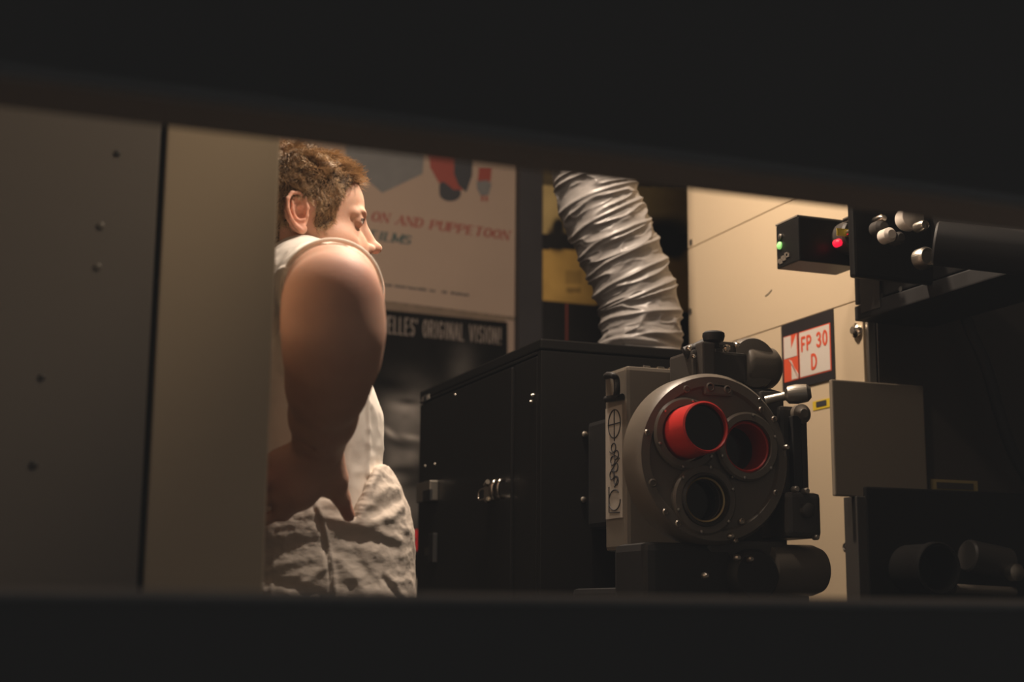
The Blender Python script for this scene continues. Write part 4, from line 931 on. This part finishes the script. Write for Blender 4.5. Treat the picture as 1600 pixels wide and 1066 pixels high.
# neck opening
f.cap(nb_+np.array([.012, 0, .10]), nb_+np.array([.005, 0, -.005]), .066, .066, .006, 's')
V, Fq = f.mesh(); V = relax(V, Fq, 2, .5); N_ = vnorm(V, Fq)
if (N_*(V-V.mean(0))).sum() < 0: Fq = Fq[:, ::-1]; N_ = -N_
def px2xz(pts, Y): return [np.array([atY(a, b, Y).x, atY(a, b, Y).z]) for a, b in pts]
def linedisp(V, N_, lines, Y, near=MY-.02):
    D_ = np.zeros(len(V)); xz = V[:, [0, 2]]; fac = np.clip((near-V[:, 1])/.05, 0, 1)
    for pts, amp, wd in lines:
        q = px2xz(pts, Y); best = np.full(len(V), 9.)
        for k, (a, b) in enumerate(zip(q[:-1], q[1:])):
            ab = b-a; t_ = np.clip(((xz-a)@ab)/(ab@ab), 0, 1); dd = np.linalg.norm(xz-a-t_[:, None]*ab, axis=1); best = np.minimum(best, dd)
        D_ += amp*np.exp(-(best/wd)**2)
    return D_*fac
sl = [([(527, 600), (524, 650), (522, 745)], .004, .005), ([(534, 620), (531, 760)], -.003, .007), ([(577, 610), (580, 680), (577, 740)], .004, .004), ([(585, 640), (590, 700)], -.003, .006),
      ([(445, 480), (432, 500), (425, 530)], -.006, .006), ([(440, 470), (430, 460), (425, 440)], .004, .005), ([(443, 500), (440, 540), (445, 580)], .004, .008)]
V = V+N_*(linedisp(V, N_, sl, 2.18)+.004*(ridge(V*np.array([14, 14, 7])+3, 3)-.6)+.0018*(ridge(V*45, 6)-.5))[:, None]
shirt = link('shirt', npmesh('shirt', V, Fq), M['shirt'], person, smooth=True)
for rc, ad in ((ringc, adir), (rc2, ad2)):
    u, v, d = frame(ad); rp = [Vector(rc)+(u*math.cos(a)+v*math.sin(a))*(RR-.0005)-Vector(ad)*.002 for a in np.linspace(0, 2*math.pi, 49)]
    fin('sleeve_hem', tube(nb(), rp, .0032, 8), M['hem'], shirt, smooth=True)

# trousers
PZ = np.array([.06, .45, .85, .95, 1.05, zpx(830), zpx(800), zpx(760), zpx(728), 1.30])
PF = np.array([.62, .65, .68, .702, .708, .703, .696, .680, .658, .65]); PK = np.array([.46, .42, .38, .37, .36, .365, .37, .38, .385, .385]); PW = np.array([.1, .1, .19, .195, .190, .180, .176, .172, .168, .166])
f = Field((.30, 2.08, .86), (.80, 2.60, 1.34), .0032)
def trs(x, y, z):
    fx = np.interp(z, PZ, PF).astype(np.float32); bx_ = np.interp(z, PZ, PK).astype(np.float32); hw = np.interp(z, PZ, PW).astype(np.float32)
    c = (fx+bx_)/2; a = (fx-bx_)/2; k0 = (np.abs((x-c)/a)**2.35+np.abs((y-MY)/hw)**2.35)**(1/2.35); return (k0-1)*np.minimum(a, hw)*.9
f.put(trs, (.35, 2.13, .86), (.76, 2.54, 1.32), .01)
cut = px2xz([(380, 790), (440, 788), (500, 783), (530, 800), (548, 814), (558, 790), (572, 757), (590, 731), (600, 724), (640, 722)], 2.19)
cxs = np.array([c[0] for c in cut]); czs = np.array([c[1] for c in cut])
f.put(lambda x, y, z: z-np.interp(x, cxs, czs).astype(np.float32)+0*y, (.3, 2.1, 1.0), (.8, 2.6, 1.34), .01, 'i')
f.put(lambda x, y, z: .885-z+0*x+0*y, (.3, 2.1, .86), (.8, 2.6, 1.3), .01, 'i')
V, Fq = f.mesh(); V = relax(V, Fq, 1, .5); N_ = vnorm(V, Fq)
if (N_*(V-V.mean(0))).sum() < 0: Fq = Fq[:, ::-1]; N_ = -N_
tl_ = [([(410, 828), (450, 818), (490, 800), (515, 792)], .008, .012), ([(500, 812), (540, 821), (580, 817), (610, 806), (628, 792)], .011, .0085), ([(560, 828), (600, 838), (622, 846)], .009, .009), ([(525, 836), (575, 842), (612, 852)], -.006, .008),
       ([(560, 800), (585, 775), (605, 764), (622, 768)], .008, .009), ([(585, 795), (610, 790), (622, 785)], -.008, .009), ([(590, 735), (575, 760), (562, 790), (552, 812)], .006, .006), ([(600, 738), (618, 752), (632, 785), (640, 830)], .004, .004),
       ([(420, 842), (470, 835), (520, 832)], .004, .01), ([(415, 860), (455, 852), (500, 856)], -.003, .01), ([(425, 885), (460, 878), (495, 872)], .004, .008), ([(410, 905), (440, 912), (470, 925), (500, 930)], -.007, .008),
       ([(520, 880), (545, 905), (560, 935)], .006, .009), ([(545, 870), (580, 915)], -.004, .007), ([(592, 905), (625, 940)], -.008, .005), ([(600, 900), (633, 935)], .005, .005), ([(560, 860), (600, 872), (640, 868)], .004, .008), ([(560, 925), (600, 930)], .004, .01), ([(445, 930), (480, 900), (500, 885)], .005, .007),
       ([(482, 795), (492, 825), (500, 865), (505, 900), (507, 940)], -.0026, .0028), ([(488, 795), (498, 825), (506, 865), (511, 900), (513, 940)], .0024, .0028)]
fine = .0022*(ridge(V*np.array([16, 16, 26])+7, 13)**2-.3)+.0018*(ridge(V*np.array([48, 48, 62]), 16)-.5)+.0012*(ridge(V*130, 18)-.5)
V = V+N_*(linedisp(V, N_, tl_[:-2], 2.19)*.45+linedisp(V, N_, tl_[-2:], 2.19)+fine)[:, None]
tr_o = link('trousers', npmesh('trousers', V, Fq), M['trousers'], person, smooth=True)
f = Field((.34, 2.12, .07), (.78, 2.56, .93), .008)
for sgn in (-1, 1): f.cap((.55, MY+sgn*.095, .90), (.55, MY+sgn*.10, .48), .105, .075, .02); f.cap((.55, MY+sgn*.10, .48), (.53, MY+sgn*.105, .11), .078, .06, .02)
f.ell((.55, MY, .90), (.155, .175, .06), .04); f.put(lambda x, y, z: .10-z+0*x+0*y, (.3, 2.1, .05), (.8, 2.6, 1.3), .01, 'i')
V, Fq = f.mesh(); V = relax(V, Fq, 2); link('trouser_legs', npmesh('trouser_legs', V, Fq), M['trousers'], person, smooth=True)
for sgn in (-1, 1):
    f = Field((.44, MY+sgn*.105-.06, -.01), (.80, MY+sgn*.105+.06, .16), .004); f.cap((.52, MY+sgn*.105, .045), (.70, MY+sgn*.115, .038), .042, .040, .02); f.cap((.52, MY+sgn*.105, .045), (.52, MY+sgn*.105, .12), .042, .042, .02)
    f.put(lambda x, y, z: .0-z+0*x+0*y, (.4, 2.0, -.02), (.9, 2.7, .3), .01, 'i'); f.put(lambda x, y, z: z-.125+0*x+0*y, (.4, 2.0, -.02), (.9, 2.7, .3), .01, 'i')
    V, Fq = f.mesh(); link('shoe', npmesh('shoe', V, Fq), M['shoe'], person, smooth=True)
